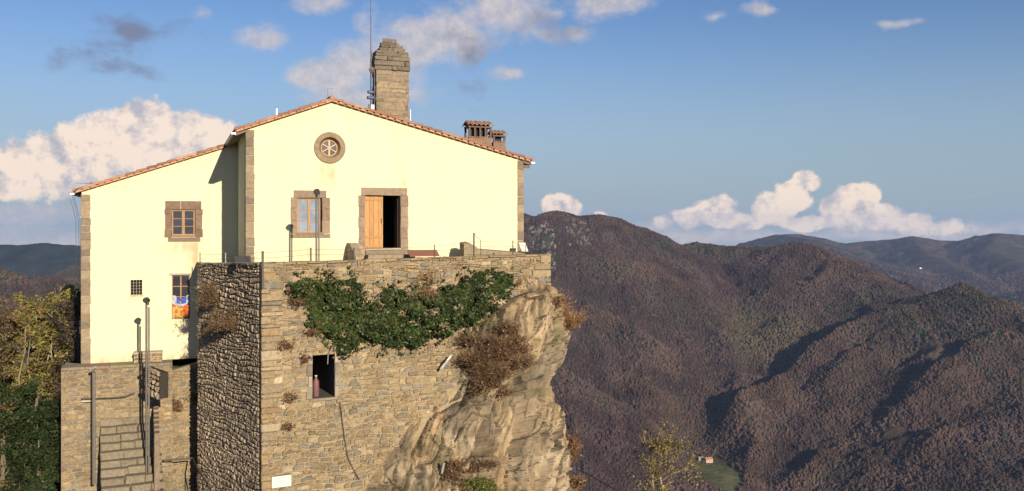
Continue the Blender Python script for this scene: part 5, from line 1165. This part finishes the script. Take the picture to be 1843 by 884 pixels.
def tuft(name, base, height, spread, n, cols, label, cat, seed, lean=(0, 0, 0), up=.7, thick=.008, curl=.5, group=None, fluff=0, nrm=(0, -1, 0), leafc=None):
    """dry bush: thin forked twigs growing from a small base, plus dead leaves"""
    rs = np.random.RandomState(seed); base = np.array(base); V = []; Fc = []; C = []; vi = 0
    d = rs.normal(size=(n, 3)); d[:, 2] = np.abs(d[:, 2]) * up + .15; d += np.array(nrm) * .5 + np.array(lean); d /= np.linalg.norm(d, axis=1, keepdims=True)
    L_ = height * rs.uniform(.45, 1.0, n); L_ = L_ * .62; cc_ = rs.normal(size=(9, 3)) * spread * np.array([1.0, .25, .75]); st = base + cc_[rs.randint(0, 9, n)] + rs.normal(size=(n, 3)) * spread * np.array([.3, .15, .15]); L_ = L_ * rs.uniform(.6, 1.3, 9)[rs.randint(0, 9, n)]
    seg = 4; side = np.cross(d, rs.normal(size=(n, 3))); side /= np.linalg.norm(side, axis=1, keepdims=True); bend = rs.normal(size=(n, 3)) * curl
    prev = None; pts = []
    for s in range(seg + 1):
        f = s / seg; p = st + d * (L_ * f)[:, None] + bend * (f * f) * L_[:, None] * .35; w = thick * (1 - f * .8); pts.append((p - side * w, p + side * w, p))
    Vs = np.stack([q for a in pts for q in a[:2]], 1); m = 2 * (seg + 1); V = Vs.reshape(-1, 3)
    F_ = np.concatenate([np.arange(n)[:, None] * m + np.array([2 * s, 2 * s + 1, 2 * s + 3, 2 * s + 2])[None] for s in range(seg)]); cols = np.array(cols); ci = cols[rs.randint(0, len(cols), n)] * rs.uniform(.6, 1.4, (n, 1)); C = np.concatenate([ci] * seg)
    o = thing(name, base, label, cat, group); np_obj('stems', V, F_, C, M_TWIG, o)
    if fluff:
        k = rs.randint(0, n, fluff); s = rs.uniform(.35, 1, fluff); P = st[k] + d[k] * (L_[k] * s)[:, None] + bend[k] * (s * s * L_[k] * .35)[:, None] + rs.normal(size=(fluff, 3)) * .04
        V2, F2 = quads(rs, P, .045, None, 2.2); lc = np.array(leafc if leafc is not None else cols).reshape(-1, 3); np_obj('leaves', V2, F2, lc[rs.randint(0, len(lc), fluff)] * rs.uniform(.6, 1.4, (fluff, 1)), M_LEAF, o)
    return o
DRY = [(.20, .12, .07), (.15, .09, .055), (.26, .16, .08), (.12, .08, .05)]
OR = [(.32, .18, .09), (.26, .14, .07), (.36, .22, .11)]
def plants():
    g = 'dry bushes on the rock and walls'
    p = near_cliff(880, 655, .1); tuft('dry_bush', p, 1.15, .46, 3600, DRY, 'large dark brown dry bush in the middle of the rock face', 'bush', 1, fluff=2600, group=g, curl=.8)
    p = near_cliff(905, 625, .1); tuft('dry_bush', p, .8, .40, 1800, DRY, 'upper brown dry bush above the largest one on the rock', 'bush', 31, fluff=1800, group=g, curl=.8)
    p = near_cliff(880, 690, .1); tuft('dry_bush', p, .60, .36, 1500, DRY, 'lower dark dry bush hanging under the largest one on the rock', 'bush', 2, up=.3, fluff=1400, group=g, curl=.9)
    p = ray(1000, 575, 35.9); tuft('dry_bush', p, 1.45, .36, 3400, OR, 'rusty orange dry bush on the outer edge of the crag below the terrace corner', 'bush', 3, lean=(.25, 0, .2), fluff=1500, group=g, curl=.35)
    p = Vector(T.p(T.t(955), T.z(955, 545), .1)); tuft('dry_bush', p, .55, .5, 1500, DRY + OR, 'brown dry grass clump where the terrace wall meets the rock', 'bush', 4, fluff=900, group=g)
    p = near_cliff(840, 860, .1); tuft('dry_bush', p, .7, .4, 1300, DRY, 'brown dry bush at the foot of the rock near the bottom edge', 'bush', 5, fluff=1200, group=g)
    p = near_cliff(865, 880, .1); tuft('green_bush', p, .8, .3, 500, [(.12, .13, .04)], 'yellow green bush at the foot of the rock', 'bush', 6, fluff=2000, leafc=[(.12, .15, .035), (.2, .2, .05)])
    p = ray(1020, 815, 35.7); tuft('dry_bush', p, .8, .22, 1500, OR + DRY, 'tall brown dry bush on the outer foot of the crag beside the railing', 'bush', 7, lean=(.25, 0, .4), fluff=2200, group=g)
    p = ray(1032, 872, 35.7); tuft('dry_bush', p, .55, .2, 900, OR + DRY, 'brown dry bush below the tall one beside the railing', 'bush', 17, lean=(.2, 0, .3), fluff=1200, group=g)
    for (x, y, h, lab, sd_, n) in ((515, 770, .35, 'small dry tuft low on the sunny wall near its corner', 8, 160), (518, 720, .28, 'small dry tuft on the sunny wall left of the window', 9, 120), (545, 650, .35, 'dry tuft just left of the upper corner of the wall window', 10, 160), (560, 600, .5, 'wispy dry plant on the wall under the left end of the ivy', 11, 300), (530, 545, .5, 'dry brown plant at the left edge of the ivy', 12, 350), (510, 625, .45, 'dry stalks on the wall beside the sunny corner', 18, 200)):
        tuft('dry_tuft', T.p(T.t(x), T.z(x, y), .06), h, .10, n, DRY, lab, 'plant', sd_, group='small dry plants on the walls', nrm=(T.n.x, T.n.y, 0), thick=.008, fluff=n)
    tuft('dry_tuft', T.p(T.t(755), T.z(755, 516), .06), .6, .5, 600, OR + DRY, 'brown dry grass above the middle of the ivy', 'plant', 19, group='small dry plants on the walls', nrm=(T.n.x, T.n.y, 0), fluff=400)
    for (x, y, h, sp, lab, sd_, n) in ((392, 540, .8, .35, 'dark dead bush high on the shaded terrace flank', 13, 1100), (425, 575, .8, .35, 'dark dead bush in the middle of the shaded terrace flank', 14, 1100), (400, 590, .5, .3, 'dark dead bush below the others on the shaded terrace flank', 15, 500)):
        tuft('dry_bush', L.p(L.t(x), L.z(x, y), .06), h, sp, n, [(.17, .11, .06), (.12, .08, .05), (.24, .16, .09)], lab, 'bush', sd_, group=g, nrm=(L.n.x, L.n.y, 0), fluff=n, curl=.9)
    V = Fr(G.p(0, 0, .45)[:2], U)
    for (x, y, h, lab, sd_) in ((316, 732, .5, 'brown dry tuft on the wall right of the stairs', 21), (300, 722, .25, 'small dry tuft left of the brown one right of the stairs', 22), (350, 715, .45, 'dry tuft where the stair wall meets the dark flank', 23)):
        tuft('dry_tuft', V.p(V.t(x), V.z(x, y), .06), h, .14, 260, DRY, lab, 'plant', sd_, group='small dry plants on the walls', nrm=(G.n.x, G.n.y, 0), fluff=260)
plants()

def tree(name, base, height, crown_h, crown_r, nleaf, leafsize, cols, label, cat, seed, bark=(.15, .12, .085), trunk_r=.14, gaps=.0, group=None, nbr=26, droop=.0, leaf=True, shell=.5, stems=1, mats=None):
    r = random.Random(seed); rs = np.random.RandomState(seed); base = Vector(base); o = thing(name, base, label, cat, group); mb = MB(r); tips = []
    for s_ in range(stems):
        top = base + Vector((r.uniform(-.25, .25) * crown_r * (stems > 1) * 2, r.uniform(-.2, .2) * crown_r, height * r.uniform(.85, .96)))
        b0 = base + Vector((r.uniform(-.3, .3) * (stems > 1), r.uniform(-.3, .3) * (stems > 1), -.8)); pts = []
        for i in range(8): f = i / 7; pts.append(b0.lerp(top, f) + Vector((r.uniform(-1, 1), r.uniform(-1, 1), 0)) * .03 * height * math.sin(math.pi * f))
        mb.tube(pts, trunk_r, bark, 7, trunk_r * .15)
        for k in range(nbr // stems):
            f = r.uniform((height - crown_h) / height, .98); q = f * 7; i = min(6, int(q)); p = pts[i].lerp(pts[i + 1], q - i)
            a = r.uniform(0, 6.283); e = r.uniform(.2, .9); ln = crown_r * (1.15 - .75 * abs(f - .45)) * r.uniform(.6, 1.1); d = Vector((math.cos(a) * math.cos(e), math.sin(a) * math.cos(e), math.sin(e) - droop))
            bp = [p + d * ln * j / 4 + Vector((r.uniform(-1, 1), r.uniform(-1, 1), r.uniform(-.5, 1))) * ln * .06 * j for j in range(5)]
            mb.tube(bp, trunk_r * .35 * (1.2 - f), bark, 5, .01)
            for j in (2, 3, 4): tips.append((bp[j], ln * .32))
            for m_ in range(4):
                j = r.randint(1, 4); d2 = (d + Vector((r.uniform(-1, 1), r.uniform(-1, 1), r.uniform(-.2, 1))) * .8).normalized(); q2 = bp[j] + d2 * ln * r.uniform(.25, .5); mb.tube([bp[j], bp[j].lerp(q2, .5) + Vector((0, 0, .03)), q2], .018, bark, 4, .005); tips.append((q2, ln * .26))
    mb.build('trunk', M_BARK, o)
    c = np.array([list(t[0]) for t in tips]); rad = np.array([t[1] for t in tips]); k = rs.randint(0, len(tips), nleaf); keep = rs.rand(len(tips)) > gaps; k = k[keep[k]]
    dv = rs.normal(size=(len(k), 3)); dv /= np.linalg.norm(dv, axis=1, keepdims=True); P = c[k] + dv * (rad[k] * rs.rand(len(k)) ** shell)[:, None]
    V, F_ = quads(rs, P, leafsize, np.array([0, 0, .5]), 1.4); cols = np.array(cols); cl = rs.randint(0, len(cols), len(tips)); mix = np.where(rs.rand(len(k)) < .6, cl[k], rs.randint(0, len(cols), len(k)))
    np_obj('crown', V, F_, cols[mix] * (rs.uniform(.7, 1.3, len(tips))[k] * rs.uniform(.75, 1.25, len(k)))[:, None], M_LEAF, o); return o
def trees():
    YG = [(.22, .185, .055), (.17, .155, .05), (.26, .205, .06), (.11, .11, .04), (.20, .135, .055)]; DG = [(.017, .032, .010), (.026, .042, .013), (.042, .058, .018)]; g = 'trees on the slope left of the house'
    def at(px, ytop, ybot, d): b = ray(px, ybot, d); return b, ray(px, ytop, d).z - b.z
    b, h = at(78, 535, 900, 47); tree('autumn_tree', b, h, h * .9, 1.5, 30000, .12, YG, 'tall yellow green tree with pale stems, nearest the house on the left', 'tree', 1, stems=3, nbr=48, trunk_r=.10, bark=(.28, .235, .15), gaps=.15, group=g)
    b, h = at(22, 560, 900, 46); tree('autumn_tree', b, h, h * .9, 1.7, 28000, .12, YG, 'yellow green tree at the far left behind the dark shrubs', 'tree', 2, stems=3, nbr=44, trunk_r=.10, bark=(.24, .2, .13), gaps=.15, group=g)
    b, h = at(98, 500, 860, 52); tree('autumn_tree', b, h, h * .6, 1.6, 17000, .12, [(.22, .20, .07), (.28, .24, .08)], 'taller yellowish tree rising behind, its top beside the house corner', 'tree', 3, stems=2, nbr=36, gaps=.2, group=g)
    b, h = at(-15, 500, 900, 44); tree('autumn_tree', b, h, h * .7, 1.2, 6000, .10, [(.17, .11, .055), (.14, .10, .05), (.13, .11, .05)], 'reddish brown tree cut by the left edge of the picture', 'tree', 4, nbr=36, gaps=.1, group=g)
    b, h = at(135, 502, 880, 45.5); tree('bare_tree', b, h, h * .9, 1.15, 9000, .09, [(.055, .04, .035), (.075, .05, .04), (.06, .05, .03)], 'dark almost bare tree in the shadow behind the wing corner', 'tree', 5, stems=2, nbr=60, bark=(.10, .07, .055), gaps=.1, group=g)
    b, h = at(50, 690, 930, 41); tree('evergreen_shrub', b, h, h * .95, 1.3, 24000, .10, DG, 'dark green bushy shrub at the bottom left', 'shrub', 6, stems=3, nbr=54, group='evergreen shrubs at the bottom left')
    b, h = at(2, 720, 930, 40); tree('evergreen_shrub', b, h, h * .95, 1.2, 20000, .10, DG + [(.16, .10, .04)], 'dark green shrub at the bottom left corner', 'shrub', 7, stems=3, nbr=50, group='evergreen shrubs at the bottom left')
    b, h = at(75, 770, 940, 39.5); tree('evergreen_shrub', b, h, h * .95, .75, 12000, .10, DG, 'dark green low shrub next to the retaining wall', 'shrub', 8, stems=2, nbr=40, group='evergreen shrubs at the bottom left')
    # tree at lower right
    d = 62.; x = (1192 - CX) / FPX * d; zg = float(H(np.array([x]), np.array([d]))[0]); top = ray(1192, 792, d).z
    tree('sparse_tree', (x, d, zg), top - zg, 6.5, 2.4, 5200, .12, [(.22, .17, .06), (.26, .20, .07), (.17, .13, .06)], 'sparse yellowish tree at the bottom centre below the crag', 'tree', 11, nbr=44, stems=2, trunk_r=.13, bark=(.30, .24, .14), gaps=.1, shell=.8)
trees()
